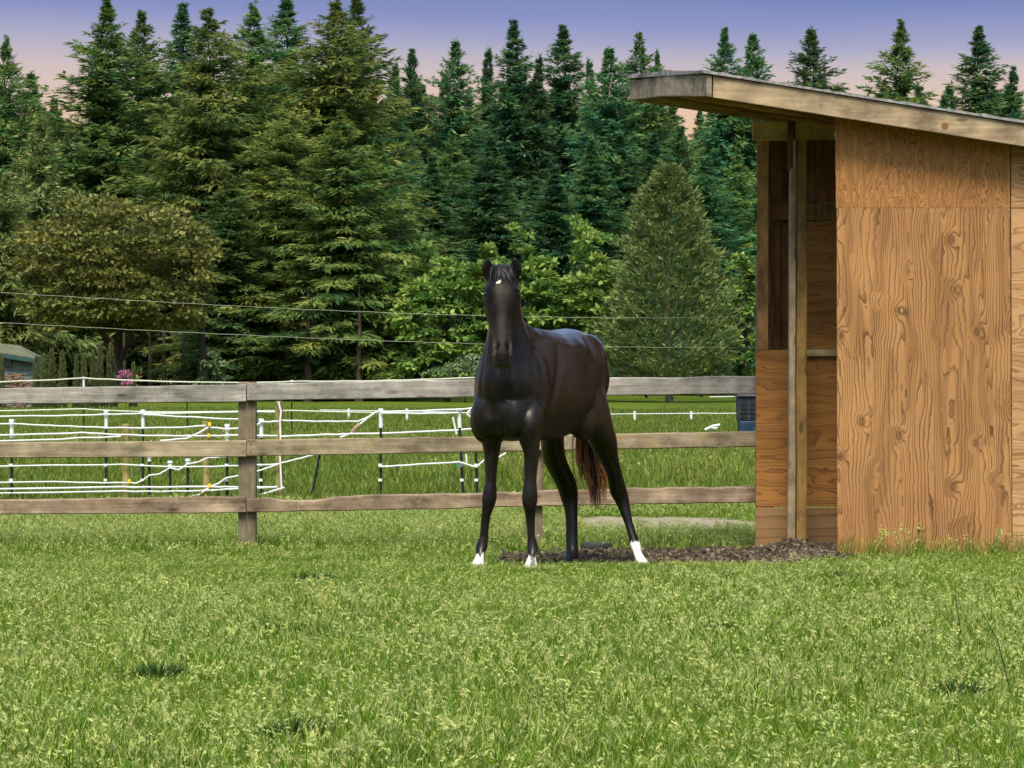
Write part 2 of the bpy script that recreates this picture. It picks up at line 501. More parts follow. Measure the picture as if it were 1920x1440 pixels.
def dirt_mask(x, y):
    n = h_noise(x * 2.3, y * .9, 8) * .6 + h_noise(x * 7, y * 3, 9) * .4
    d = ((x - 1.55) / 1.5) ** 2 + ((y - 29.3) / 1.6) ** 2
    return sstep(1.15, .5, d + (n - .5) * 1.1)

def ground_h(x, y):
    dip = -.048 * sstep(22.05, 22.8, y) * (1 - .9 * sstep(1.75, 2.15, x) * (1 - sstep(24.0, 24.6, y)))
    und = (h_noise(x * .55, y * .35, 1) - .5) * .05 * sstep(4, 9, y) * (1 - sstep(20.5, 21.5, y) * (1 - sstep(26, 29, y)))
    lump = (h_noise(x * 2.4, y * 2.0, 2) - .5) * .018
    mound = .060 * np.exp(-(((x - 1.98) / .33) ** 2 + ((y - 24.1) / .28) ** 2)) + .05 * np.exp(-(((x - 1.45) / .3) ** 2 + ((y - 23.9) / .3) ** 2))
    far = .02 * (h_noise(x * .05, y * .05, 5) - .5) * np.clip(y - 40, 0, 60) * .1
    return dip + und + lump + mound + far

def ground_material():
    m, nt, out = newmat('meadow ground')
    L = nt.links
    at = nd(nt, 'ShaderNodeAttribute'); at.attribute_name = 'bare'
    ad = nd(nt, 'ShaderNodeAttribute'); ad.attribute_name = 'dirt'
    g = nd(nt, 'ShaderNodeNewGeometry')
    n1 = nd(nt, 'ShaderNodeTexNoise'); setin(n1, Scale=.6, Detail=8.0, Roughness=.7)
    L.new(g.outputs['Position'], n1.inputs['Vector'])
    n2 = nd(nt, 'ShaderNodeTexNoise'); setin(n2, Scale=28.0, Detail=5.0, Roughness=.7)
    L.new(g.outputs['Position'], n2.inputs['Vector'])
    mps = nd(nt, 'ShaderNodeMapping'); mps.inputs['Scale'].default_value = (.16, .045, 1)
    L.new(g.outputs['Position'], mps.inputs['Vector'])
    n3 = nd(nt, 'ShaderNodeTexNoise'); setin(n3, Scale=1.0, Detail=6.0, Roughness=.65)
    L.new(mps.outputs[0], n3.inputs['Vector'])
    r1 = ramp(nt, [(.3, (.050, .082, .006)), (.5, (.085, .125, .008)), (.72, (.14, .175, .016))])
    L.new(n1.outputs['Fac'], r1.inputs['Fac'])
    r3 = ramp(nt, [(.3, (.72, .76, .7)), (.7, (1.25, 1.2, 1.1))])
    L.new(n3.outputs['Fac'], r3.inputs['Fac'])
    gc = mixc(nt, 1.0, r1.outputs['Color'], r3.outputs['Color'], 'MULTIPLY')
    r2 = ramp(nt, [(.3, (.6, .6, .6)), (.7, (1.35, 1.35, 1.35))])
    L.new(n2.outputs['Fac'], r2.inputs['Fac'])
    gc = mixc(nt, 1.0, gc, r2.outputs['Color'], 'MULTIPLY')
    soil = ramp(nt, [(.3, (.022, .016, .010)), (.55, (.065, .045, .028)), (.75, (.13, .095, .06))])
    L.new(n2.outputs['Fac'], soil.inputs['Fac'])
    dirt = ramp(nt, [(.3, (.20, .165, .10)), (.7, (.42, .36, .24))])
    L.new(n2.outputs['Fac'], dirt.inputs['Fac'])
    c = mixc(nt, ad.outputs['Fac'], gc, dirt.outputs['Color'])
    c = mixc(nt, at.outputs['Fac'], c, soil.outputs['Color'])
    b = nd(nt, 'ShaderNodeBsdfPrincipled'); setin(b, Roughness=.95)
    b.inputs['Specular IOR Level'].default_value = .1
    L.new(c, b.inputs['Base Color'])
    bp = nd(nt, 'ShaderNodeBump'); setin(bp, Strength=.8, Distance=.03)
    L.new(n2.outputs['Fac'], bp.inputs['Height'])
    L.new(bp.outputs[0], b.inputs['Normal'])
    L.new(b.outputs[0], out.inputs['Surface'])
    return m

def graded(lo, hi, dense_lo, dense_hi, step, grow=1.35):
    a = list(np.arange(dense_lo, dense_hi + 1e-6, step))
    s = step
    while a[-1] < hi: s *= grow; a.append(a[-1] + s)
    s = step
    while a[0] > lo: s *= grow; a.insert(0, a[0] - s)
    return np.array(a)

gx = graded(-700, 700, -5.5, 6.0, .1)
gy = graded(-300, 1500, 6, 32, .12)
GX, GY = np.meshgrid(gx, gy)
GZ = ground_h(GX, GY)
nv = np.stack([GX, GY, GZ], -1).reshape(-1, 3)
nx_, ny_ = len(gx), len(gy)
ii = (np.arange(ny_ - 1)[:, None] * nx_ + np.arange(nx_ - 1)[None, :]).ravel()
gq = np.stack([ii, ii + 1, ii + 1 + nx_, ii + nx_], -1)
gme = npmesh('meadow', nv, gq, mat=ground_material(), smooth=True)
for nm, fn in (('bare', bare_mask), ('dirt', dirt_mask)):
    a = gme.attributes.new(nm, 'FLOAT', 'POINT')
    a.data.foreach_set('value', fn(GX, GY).ravel().astype(np.float32))
ground = link(bpy.data.objects.new('ground', gme))
tag(ground, kind='structure')

# ------------------------------------------------------------------ shelter
SHED = np.array([W(1570, 1040, 23.57)[0], 23.57, 0.0])
shed = empty('animal_shelter', SHED, 'open fronted plywood animal shelter with a single sloping roof beside the horse', 'shelter')

def quadboard(name, pts, y0, y1, mat, parent=shed, bevel=.004, dy=None):
    """board whose front outline is given in world x,z; from depth y0 to y1.  pts: BL, BR, TR, TL"""
    mb = MB()
    p = [(x, y0, z) for x, z in pts] + [(x, y1, z) for x, z in pts]
    mb.add(p, [(0, 1, 2, 3), (7, 6, 5, 4), (0, 4, 5, 1), (1, 5, 6, 2), (2, 6, 7, 3), (3, 7, 4, 0)])
    return mb.build(name, mat, parent, bevel=bevel)

def xz(px, py, Y):
    w = W(px, py, Y)
    return (w[0], w[2])

def prect(name, x0, y0, x1, y1, Y, mat, thick=.02, **kw):
    return quadboard(name, [xz(x0, y1, Y), xz(x1, y1, Y), xz(x1, y0, Y), xz(x0, y0, Y)], Y, Y + thick, mat, **kw)

YN = 23.57
YF = 24.75
def eave(px): return 217 + (px - 1566) * .157          # where the near wall meets the roof, photo pixels
# near end wall: plywood sheets
quadboard('plywood_sheet', [xz(1570, 1052, YN), xz(1897, 1048, YN), xz(1894, 390.3, YN), xz(1569, 390.3, YN)], YN, YN + .018, M['ply'], bevel=.0015)
quadboard('plywood_sheet', [xz(1567.5, 389.9, YN), xz(1894, 389.9, YN), xz(1894, eave(1894), YN), xz(1566, eave(1566), YN)], YN, YN + .018, M['ply_up'], bevel=.0015)
quadboard('plywood_sheet', [xz(1898.6, 1048, YN), xz(2225, 1046, YN), xz(2223, 391, YN), xz(1896, 391, YN)], YN + .001, YN + .019, M['ply_side'], bevel=.003)
quadboard('plywood_sheet', [xz(1896, 389.5, YN), xz(2223, 389.5, YN), xz(2223, eave(2223), YN), xz(1896, eave(1896), YN)], YN + .001, YN + .019, M['ply_side'], bevel=.003)
# studs behind the sheets
for sx in (1574, 1736, 1897, 2060, 2216):
    quadboard('stud', [xz(sx, 1046, YN), xz(sx + 11, 1046, YN), xz(sx + 11, eave(sx + 11) + 8, YN), xz(sx, eave(sx) + 8, YN)], YN + .021, YN + .11, M['stud'])
# far end wall
XR = W(2223, 700, YN)[0]
xl = W(1417, 700, YF)[0]
prect('plywood_sheet', 1417.5, 656, 1573.5, 950, YF, M['ply_in'], .018)
prect('plywood_sheet', 1416.5, 951.5, 1573.5, 1026, YF - .003, M['ply_in_low'], .02)
prect('stud', 1420, 262, 1440, 656, YF - .002, M['stud'], .04)
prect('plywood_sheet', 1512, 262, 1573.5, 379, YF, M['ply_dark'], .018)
prect('blocking_board', 1512, 380, 1573.5, 413, YF - .02, M['pole_dark'], .04)
prect('plywood_sheet', 1512, 414.5, 1573.5, 655, YF, M['ply_in'], .018)
prect('ledge_board', 1510, 655.5, 1573, 668, YF - .035, M['header'], .035)
# the niche: boards set back behind the opening
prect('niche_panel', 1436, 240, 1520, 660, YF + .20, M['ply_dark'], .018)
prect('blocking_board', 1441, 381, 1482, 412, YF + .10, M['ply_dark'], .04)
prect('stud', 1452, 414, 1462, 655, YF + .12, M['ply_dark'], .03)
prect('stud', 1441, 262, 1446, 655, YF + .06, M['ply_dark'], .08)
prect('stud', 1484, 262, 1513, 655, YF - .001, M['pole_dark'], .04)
# rest of the far wall, closed end wall on the right
for k_, (a, b) in enumerate(((1574, 1900), (1902, 2130))):
    quadboard('plywood_sheet', [xz(a, 1030, YF), xz(b, 1030, YF), xz(b, 232 + (b - 1413) * .154, YF), xz(a, 232 + (a - 1413) * .154, YF)], YF, YF + .018, M['ply_side'])
mb = MB(); mb.hexa([(XR - .02, YN + .12, -.05), (XR, YN + .12, -.05), (XR, YF - .01, -.05), (XR - .02, YF - .01, -.05),
                    (XR - .02, YN + .12, 2.65), (XR, YN + .12, 2.65), (XR, YF - .01, 2.65), (XR - .02, YF - .01, 2.65)])
mb.build('plywood_sheet', M['ply_side'], shed)
# headers over the far wall
prect('header_board', 1411, 227, 1478, 263.5, YF - .12, M['header'], .06, bevel=.006)
prect('header_board', 1489, 221, 1564, 262, YF - .12, M['header'], .06, bevel=.006)
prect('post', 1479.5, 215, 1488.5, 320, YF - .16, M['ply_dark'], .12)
# corner post: pale face board and a brown one behind its edge
YP = 24.25
def pole(name, prof, Y, mat, thick):
    mb = MB()
    vs, fs = [], []
    for i, (py, a, b) in enumerate(prof):
        A = W(a, py, Y); B = W(b, py, Y)
        e = .005
        vs += [(A[0], Y + e, A[2]), (A[0] + e, Y, A[2]), (B[0] - e, Y, A[2]), (B[0], Y + e, A[2]), (B[0], Y + thick, A[2]), (A[0], Y + thick, A[2])]
    n = 6
    for i in range(len(prof) - 1):
        for j in range(n):
            fs.append((i * n + j, (i + 1) * n + j, (i + 1) * n + (j + 1) % n, i * n + (j + 1) % n))
    fs.append(tuple(range(n))); fs.append(tuple(reversed([(len(prof) - 1) * n + j for j in range(n)])))
    mb.add(vs, fs)
    return mb.build(name, mat, shed)
pole('post', [(1030, 1476, 1491), (900, 1478, 1492), (760, 1479, 1491.5), (600, 1479.5, 1492), (470, 1480, 1492), (380, 1480.5, 1493), (322, 1481, 1493), (316, 1484, 1494), (312, 1489, 1494), (262, 1489, 1494)], YP, M['pole'], .075)
pole('post', [(1034, 1492.5, 1513), (900, 1494, 1513.5), (760, 1493, 1513), (600, 1493.5, 1513), (450, 1494.5, 1513.5), (330, 1495, 1513.5), (262, 1495.5, 1513)], YP + .015, M['pole_dark'], .09)

# roof: deck, fascia boards, soffit boards
YNE, YFE = 23.33, 24.92
def near_b(px): return W(px, 181 + (px - 1325) * .1575, YNE)
def far_b(px): return W(px, 188 + (px - 1180) * .1545, YFE)
NB = [near_b(1325), near_b(2300)]
FB = [far_b(1180), far_b(2170)]
fh = W(0, 0, YNE)[2] - W(0, 42, YNE)[2]                    # fascia height
up = np.array([0, 0, fh])
def slab(name, p, mat, th, bevel=.003):
    """p: four bottom corners; extruded up by th"""
    q = [np.asarray(a) for a in p]
    mb = MB(); mb.hexa(q + [a + np.array([0, 0, th]) for a in q])
    return mb.build(name, mat, shed, bevel=bevel)
dn = (NB[1] - NB[0]) / np.linalg.norm(NB[1] - NB[0])
df = (FB[1] - FB[0]) / np.linalg.norm(FB[1] - FB[0])
inw = np.array([0, .038, 0])
cut = dn * .045
slab('fascia_board', [NB[0] + cut, NB[1], NB[1] + inw, NB[0] + cut + inw], M['fascia'], fh, .005)
slab('fascia_board', [FB[0] + df * .05 - inw, FB[1] - inw, FB[1], FB[0] + df * .05], M['fascia'], fh, .005)
# left fascia in two boards meeting at a joint
J = NB[0] + (FB[0] - NB[0]) * .56 + np.array([0, -.06, .012])
th_l = np.array([.038, 0, -.006])
slab('fascia_board', [NB[0], NB[0] + th_l, J + th_l + np.array([0, -.004, 0]), J + np.array([0, -.004, 0])], M['fascia_end'], fh * .97, .006)
slab('fascia_board', [J + np.array([0, .004, 0]), J + th_l + np.array([0, .004, 0]), FB[0] + th_l, FB[0]], M['fascia_end'], fh * .93, .006)
# soffit boards run along the roof
for k_ in range(6):
    f0, f1 = (k_ + .03) / 6, (k_ + .97) / 6
    a = NB[0] + (FB[0] - NB[0]) * f0; b = NB[0] + (FB[0] - NB[0]) * f1
    c_ = NB[1] + (FB[1] - NB[1]) * f1; d_ = NB[1] + (FB[1] - NB[1]) * f0
    lift = np.array([.045, 0, .028 + .006 * (k_ % 2)])
    mrg = np.array([0, .04 if k_ == 0 else 0, 0]); mrg2 = np.array([0, -.04 if k_ == 5 else 0, 0])
    slab('soffit_board', [a + lift + mrg, d_ + lift + mrg, c_ + lift + mrg2, b + lift + mrg2], M['soffit'], .02, .002)
for k_, f in enumerate((.36, .70)):
    a = NB[0] + (FB[0] - NB[0]) * f + np.array([.05, 0, -.0]); d_ = NB[1] + (FB[1] - NB[1]) * f
    slab('rafter', [a, d_, d_ + inw, a + inw], M['soffit'], .026, .003)
# roof covering with a ragged worn edge
def roof_deck():
    mb = MB()
    nu, nw = 60, 14
    vs = []
    for t_ in (0, 1):
        for i in range(nu + 1):
            for j in range(nw + 1):
                u, w = i / nu, j / nw
                a = NB[0] * (1 - u) + NB[1] * u; b = FB[0] * (1 - u) + FB[1] * u
                over = 0.02
                p = a * (1 - w) + b * w + up
                p = p + np.array([0, -over * (w == 0) + over * (w == 1), 0]) + np.array([-over - .012 * random.random(), 0, .003]) * (i == 0)
                edge = (i == 0 or j == 0 or j == nw)
                z = .004 if t_ == 0 else .024 + .007 * random.random() - (.008 * random.random() if edge else 0)
                if t_ == 1 and i < 3: z += .012 * math.sin(w * 3.1) + .006 * random.random()
                vs.append(p + np.array([0, 0, z]))
    n1 = (nu + 1) * (nw + 1)
    fs = []
    id_ = lambda t_, i, j: t_ * n1 + i * (nw + 1) + j
    for i in range(nu):
        for j in range(nw):
            fs.append((id_(1, i, j), id_(1, i + 1, j), id_(1, i + 1, j + 1), id_(1, i, j + 1)))
            fs.append((id_(0, i, j), id_(0, i, j + 1), id_(0, i + 1, j + 1), id_(0, i + 1, j)))
    for i in range(nu):
        fs.append((id_(0, i, 0), id_(0, i + 1, 0), id_(1, i + 1, 0), id_(1, i, 0)))
        fs.append((id_(0, i + 1, nw), id_(0, i, nw), id_(1, i, nw), id_(1, i + 1, nw)))
    for j in range(nw):
        fs.append((id_(0, 0, j + 1), id_(0, 0, j), id_(1, 0, j), id_(1, 0, j + 1)))
        fs.append((id_(0, nu, j), id_(0, nu, j + 1), id_(1, nu, j + 1), id_(1, nu, j)))
    mb.add(vs, fs)
    return mb.build('roof_covering', M['roofing'], shed)
roof_deck()
# knot on the near fascia: a real oval plug
kp = W(1772, 236, YNE)
mb = MB(); mb.tube([kp + np.array([0, .004, 0]), kp + np.array([0, -.002, 0])], [.030, .024], 14)
mb.build('knot', M['stud'], shed)

# ------------------------------------------------------------------ board fence
YB = 24.95
fence = empty('board_fence', (W(462, 1033, YB)[0], YB, -.045), 'weathered three rail board fence with square posts running behind the horse', 'fence')
def rail(px0, px1, top, bot, mat, seed, worn=.01, Y=YB, th=.04, name='rail'):
    """top, bot: functions of photo x"""
    n = 46
    vs = []
    for i in range(n + 1):
        px = px0 + (px1 - px0) * i / n
        x = W(px, 0, Y)[0]
        zt = W(px, top(px), Y)[2]; zb = W(px, bot(px), Y)[2]
        q = np.array([px / 37.0])
        dt = -worn * float(abs(noise1(q, seed)[0])) - worn * .5 * float(abs(noise1(q * 3.1, seed + 4)[0]))
        db = worn * .35 * float(abs(noise1(q * 1.7, seed + 9)[0]))
        dyf = .004 * float(noise1(q * .8, seed + 2)[0])
        e = .006
        vs += [(x, Y + dyf, zb + db + e), (x, Y + dyf, zt + dt - e), (x, Y + dyf + e * 1.3, zt + dt), (x, Y + th - e, zt + dt * .6),
               (x, Y + th, zt + dt * .6 - e), (x, Y + th, zb + db + e), (x, Y + th - e, zb + db), (x, Y + dyf + e, zb + db)]
    fs = []
    m_ = 8
    for i in range(n):
        for j in range(m_):
            fs.append((i * m_ + j, (i + 1) * m_ + j, (i + 1) * m_ + (j + 1) % m_, i * m_ + (j + 1) % m_))
    fs.append(tuple(range(m_))); fs.append(tuple(reversed([n * m_ + j for j in range(m_)])))
    mb = MB(); mb.add(vs, fs)
    return mb.build(name, mat, fence)
ln = lambda pts: (lambda x: float(np.interp(x, [p[0] for p in pts], [p[1] for p in pts])))
rail(-800, 461, ln([(-800, 733), (0, 727), (462, 720)]), ln([(-800, 763), (0, 758), (462, 754)]), M['rail_grey'], 1, .008)
rail(463, 1420, ln([(463, 718), (800, 711), (1140, 707), (1420, 704)]), ln([(463, 752), (900, 745), (1140, 742), (1420, 739)]), M['rail_grey'], 2, .010)
rail(-800, 461.3, ln([(-800, 832), (0, 829), (462, 825)]), ln([(-800, 861), (0, 859), (462, 857)]), M['rail_tan'], 3, .006)
rail(462.3, 1420, ln([(462, 824), (800, 819), (1140, 813), (1420, 808)]), ln([(462, 856), (900, 848), (1140, 843), (1420, 838)]), M['rail_tan'], 4, .006)
rail(-800, 460.5, ln([(-800, 938), (0, 935), (462, 930)]), ln([(-800, 967), (0, 965), (462, 962)]), M['rail_brown'], 5, .010)
rail(462.5, 1420, ln([(462, 930), (520, 934), (560, 936), (640, 928), (800, 924), (1140, 914), (1420, 909)]), ln([(462, 962), (800, 956), (1140, 947), (1420, 943)]), M['rail_brown'], 6, .022, th=.05)
for i_, (pc, w_, top_) in enumerate(((-614, 33, 731), (-76, 33, 724), (462, 33, 716), (1001, 33, 709), (1436, 33, 705))):
    a = W(pc - w_ / 2, 0, YB)[0]; b = W(pc + w_ / 2, 0, YB)[0]
    mb = MB()
    mb.box((a, YB + .053, -.25), (b, YB + .18, W(0, top_, YB)[2]))
    mb.build('post', M['post'], fence, bevel=.007)
# nail heads
mb = MB()
for pc in (462, 1001):
    for py in (730, 744, 833, 848, 940, 952):
        for dx in (-7, 8):
            p = W(pc + dx, py - (pc - 462) * .018, YB)
            mb.tube([p + np.array([0, .01, 0]), p + np.array([0, -.003, 0])], .004, 6)
tag(mb.build('nail_heads', M['black_plastic'], fence), kind='stuff')

# ------------------------------------------------------------------ two thin wires above the fence
for pts, lab in (([(-800, 500), (-400, 522), (0, 548), (350, 570), (700, 586), (1050, 593), (1420, 595)], 'upper of two thin pale wires stretched above the board fence'),
                 ([(-800, 562), (-400, 582), (0, 605), (350, 624), (700, 638), (1050, 648), (1420, 652)], 'lower of two thin pale wires stretched above the board fence')):
    Yw = 25.4
    xs = np.linspace(-800, 1425, 80)
    cf = np.polyfit([p[0] for p in pts], [p[1] for p in pts], 3)
    mb = MB()
    mb.tube([W(x, np.polyval(cf, x) + .5 * math.sin(x * .37), Yw) for x in xs], .0014, 5)
    o = mb.build('fence_wire', M['wire'])
    tag(o, lab, 'wire', 'wires above the board fence')
# the wires end on a pole fixed behind the shelter
mb = MB(); mb.tube([W(1425, 1030, 25.4), W(1425, 700, 25.4), W(1425, 480, 25.4)], .035, 8)
o = mb.build('wire_pole', M['post']); tag(o, 'pole behind the shelter that holds the two thin wires', 'pole')

# ------------------------------------------------------------------ rope paddock fences behind
def paddock(name, origin_px, Y, label):
    return empty(name, (W(origin_px, 0, Y)[0], Y, -.045), label, 'fence', 'white rope paddock fences in the field')
def step_post(par, px, top, Y, lean=0, cap=True, base=None, capcol='white', caph=34):
    a = W(px, top, Y)
    zb = -.12 if base is None else W(0, base, Y)[2]
    mb = MB()
    mb.tube([(a[0] + lean, Y, zb), (a[0] + lean * .5, Y, (zb + a[2]) / 2), (a[0], Y, a[2])], [.017, .0155, .014], 6)
    p = mb.build('step_in_post', M['black_plastic'], par)
    p['_org'] = tuple(par.location)
    if cap:
        c = MB(); hgt = caph / FPX * Y
        t = lean / max(a[2] - zb, .1)
        c.tube([(a[0] + t * hgt, Y, a[2] - hgt), (a[0] + t * hgt * .3, Y, a[2] - hgt * .25), (a[0], Y, a[2] - .012), (a[0], Y, a[2] + .012)], [.021, .021, .030, .026], 7)
        c.build('insulator_cap', M[capcol], p)
    for py in (872, 900):
        c = MB(); z = W(0, py, Y)[2]
        f = (a[2] - z) / (a[2] - zb)
        c.box((a[0] + lean * f - .025, Y - .022, z - .014), (a[0] + lean * f + .012, Y + .012, z + .014))
        if top < 840: c.build('rope_clip', M[capcol], p)
    return p
def rope(par, pts, Y, r=.0125, mat='white', sag=0.0):
    P = []
    Ys = Y if hasattr(Y, '__len__') else [Y] * len(pts)
    for i in range(len(pts) - 1):
        for k_ in range(6):
            t = k_ / 6
            px = pts[i][0] * (1 - t) + pts[i + 1][0] * t
            py = pts[i][1] * (1 - t) + pts[i + 1][1] * t + sag * 4 * t * (1 - t) * abs(pts[i + 1][0] - pts[i][0]) / 100
            P.append(W(px, py + .4 * math.sin(px * .9 + i), Ys[i] * (1 - t) + Ys[i + 1] * t))
    P.append(W(pts[-1][0], pts[-1][1], Ys[-1]))
    mb = MB(); mb.tube(P, r, 6, .8)
    return mb.build('rope', M[mat], par)

YA = 35.0
rr_ = random.Random(3)
f1 = paddock('rope_fence', 234, YA, 'white electric rope fence on black stakes and round wooden posts behind the left post')
for px, top, lean in ((22, 788, 0), (280, 856, 0), (319, 866, 0), (352, 862, 0), (426, 797, 0), (490, 787, 0), (599, 853, -.10)):
    step_post(f1, px, top, YA, lean, cap=(px != 599), caph=(34 if top < 840 else 9))
for px, top, w_ in ((234.5, 795, 15), (385.5, 790, 15), (522, 752, 15)):
    a = W(px, top, YA)
    mb = MB(); r_ = w_ / 2 / FPX * YA
    mb.tube([(a[0] + .008, YA + .05, -.2), (a[0] + .002, YA + .05, .35), (a[0], YA + .05, a[2] - .015), (a[0], YA + .05, a[2])], [r_ * 1.04, r_, r_ * .98, r_ * .86], 12)
    p = mb.build('round_post', M['round_post'], f1, smooth=False)
    p['_org'] = tuple(f1.location)
for px, py in ((243, 902), (394, 795), (394, 910), (392, 816)):
    c = MB(); q = W(px, py, YA); c.box((q[0] - .014, YA - .06, q[2] - .02), (q[0] + .014, YA - .02, q[2] + .02)); c.build('yellow_insulator', M['yellow_plastic'], f1)
for pts in ([(-520, 797), (22, 794), (130, 799), (225, 802), (340, 801), (386, 798)],
            [(-520, 816), (22, 815), (155, 811), (227, 815), (340, 817), (445, 816), (520, 817)],
            [(-520, 829), (75, 825), (150, 821), (227, 818)],
            [(300, 826), (350, 822), (372, 812), (394, 799)],
            [(394, 801), (425, 804), (445, 803), (478, 799), (490, 791), (522, 790)],
            [(-520, 874), (100, 872), (227, 871), (347, 875), (445, 873), (520, 870)],
            [(-520, 900), (100, 903), (245, 905), (255, 906), (268, 900), (280, 891), (298, 889), (319, 877), (335, 881), (352, 870), (372, 866), (390, 858), (425, 856)],
            [(-520, 914), (227, 913), (377, 912), (445, 913), (520, 913)],
            [(-520, 922), (227, 921), (375, 920), (445, 916), (518, 913)],
            [(350, 931), (372, 928), (395, 912), (410, 906), (424, 896), (446, 892), (481, 884), (527, 868), (587, 853), (610, 848)],
            [(487, 928), (510, 921), (533, 914)],
            [(522, 753), (527, 772), (525, 790), (526, 821), (525, 856), (527, 898), (528, 914)],
            [(526, 818), (600, 815), (671, 813), (793, 809), (891, 804)],
            [(638, 820), (660, 812)]):
    rope(f1, pts, YA - .04, rr_.uniform(.0085, .0115), 'white', .6)
# gate handle with its rope
mb = MB(); mb.tube([W(659, 813, YA), W(662, 808, YA), W(672, 798, YA), W(675, 794, YA)], [.016, .026, .026, .014], 8)
mb.build('gate_handle', M['rail_brown'], f1)
rope(f1, [(675, 795), (690, 783), (704, 773), (714, 771)], YA, .012)
rope(f1, [(527, 788), (600, 790), (671, 790), (690, 782)], YA, .009)

f2 = paddock('rope_fence', 714, YA - .4, 'white electric rope fence on three black stakes left of the horse')
for px, top, lean in ((714, 768, 0), (860, 768, .05), (891, 760, .02)):
    step_post(f2, px, top, YA - .4, lean, base=935)
for pts in ([(714, 772), (790, 770), (882, 766), (891, 763)], [(714, 774), (790, 775), (860, 774)],
            [(711, 875), (780, 871), (858, 866), (868, 868), (893, 876), (906, 864), (937, 856), (949, 849)],
            [(882, 768), (875, 776), (890, 787), (905, 788)], [(849, 782), (853, 800), (856, 814)], [(874, 851), (875, 867)]):
    rope(f2, pts, YA - .44, .010, 'white', .4)
c = MB(); q = W(859, 869, YA - .46); c.box((q[0] - .016, q[1] - .02, q[2] - .03), (q[0] + .016, q[1] + .02, q[2] + .01)); c.build('green_insulator', M['green_plastic'], f2)

YA2 = 38.5
f3 = paddock('rope_fence', 199, YA2, 'white electric rope fence on two white capped stakes behind the left rails')
for px, top in ((199, 770), (268, 770)):
    step_post(f3, px, top, YA2, 0)
for pts in ([(-520, 784), (60, 780), (199, 777), (268, 775), (445, 772), (520, 772)], [(268, 777), (360, 782), (450, 786)]):
    rope(f3, pts, YA2 - .04, .0105, 'white', .4)

YD = 62.0
f4 = paddock('rope_fence', 157, YD, 'thin yellowed rope fence on tall stakes farthest back at the left')
for px, top in ((157, 708), (351, 745), (547, 714)):
    p = step_post(f4, px, top, YD, 0, cap=(px != 351), base=835)
for pts in ([(-520, 718), (0, 716), (157, 709), (300, 715), (470, 718), (547, 715), (700, 714), (890, 708)], [(-520, 774), (157, 767), (260, 772), (547, 770), (714, 774)]):
    rope(f4, pts, YD - .03, .015, 'thin_rope', .3)
f5 = paddock('rope_fence', 1190, 84.0, 'thin white wire on small pegs in the far field between horse and shelter')
for px in (654, 763, 1190, 1296):
    a = W(px, 766 if px < 900 else 771, 84.0)
    mb = MB(); mb.tube([(a[0], 84.0, -.1), (a[0], 84.0, a[2] - .3)], .02, 6); p = mb.build('peg', M['black_plastic'], f5); p['_org'] = tuple(f5.location)
    c = MB(); c.tube([(a[0], 84.0, a[2] - .3), (a[0], 84.0, a[2])], .034, 6); c.build('insulator_cap', M['white'], p)
for pts in ([(600, 769), (763, 771), (960, 776), (1190, 776), (1296, 775), (1440, 775)], [(1330, 744), (1440, 743)]):
    rope(f5, pts, 84.0, .012, 'white', .1)

# ------------------------------------------------------------------ rubber pan, bin, branch
YPAN = 24.72
pan = empty('rubber_pan', (W(1118, 1030, YPAN)[0], YPAN, -.045), 'low round black rubber feed pan on the bark mulch behind the horse', 'feed pan')
def lathe(prof, n=28, c=(0, 0, 0)):
    vs, fs = [], []
    for r_, z in prof:
        for j in range(n):
            a = 2 * math.pi * j / n
            vs.append((c[0] + r_ * math.cos(a), c[1] + r_ * math.sin(a), c[2] + z))
    for i in range(len(prof) - 1):
        for j in range(n):
            fs.append((i * n + j, i * n + (j + 1) % n, (i + 1) * n + (j + 1) % n, (i + 1) * n + j))
    fs.append(tuple(reversed(range(n)))); fs.append(tuple((len(prof) - 1) * n + j for j in range(n)))
    return vs, fs
mb = MB(); vs, fs = lathe([(.104, -.02), (.110, .005), (.115, .05), (.117, .068), (.112, .073), (.104, .068), (.098, .03), (.09, .02)], 28, pan.location)
mb.add(vs, fs); mb.build('pan_body', M['rubber'], pan, smooth=True)
for zz in (.022, .045):
    mb = MB(); vs, fs = lathe([(.110, zz - .005), (.1185, zz - .003), (.1185, zz + .003), (.110, zz + .005)], 28, pan.location); mb.add(vs, fs); mb.build('rib', M['rubber'], pan)

YBIN = 66.0
b0 = W(1383, 823, YBIN); b1 = W(1443, 738, YBIN)
bin_ = empty('plastic_bin', (b0[0], YBIN, -.05), 'dark plastic bin with a bluish lower half standing in the field beside the shelter', 'bin')
M['bin_top'] = flat_mat('charcoal plastic', (.022, .026, .032), .5, .5, 6)
M['bin_low'] = flat_mat('dark blue plastic', (.02, .045, .075), .45, .4, 6)
bw = b1[0] - b0[0]; zt = b1[2]; zb = -.05
def taper_box(x0, x1, y0, y1, z0, z1, ins):
    mb = MB(); mb.hexa([(x0 + ins, y0 + ins, z0), (x1 - ins, y0 + ins, z0), (x1 - ins, y1 - ins, z0), (x0 + ins, y1 - ins, z0), (x0, y0, z1), (x1, y0, z1), (x1, y1, z1), (x0, y1, z1)]); return mb
zm = zb + (zt - zb) * .42
taper_box(b0[0] + .02, b0[0] + bw - .02, YBIN + .02, YBIN + .55, zb, zm, .03).build('lower_body', M['bin_low'], bin_, bevel=.02)
taper_box(b0[0], b0[0] + bw, YBIN, YBIN + .58, zm, zt - .07, .012).build('upper_body', M['bin_top'], bin_, bevel=.02)
taper_box(b0[0] + .0, b0[0] + bw + .01, YBIN - .03, YBIN + .61, zt - .068, zt, -.02).build('lid', M['bin_top'], bin_, bevel=.02)
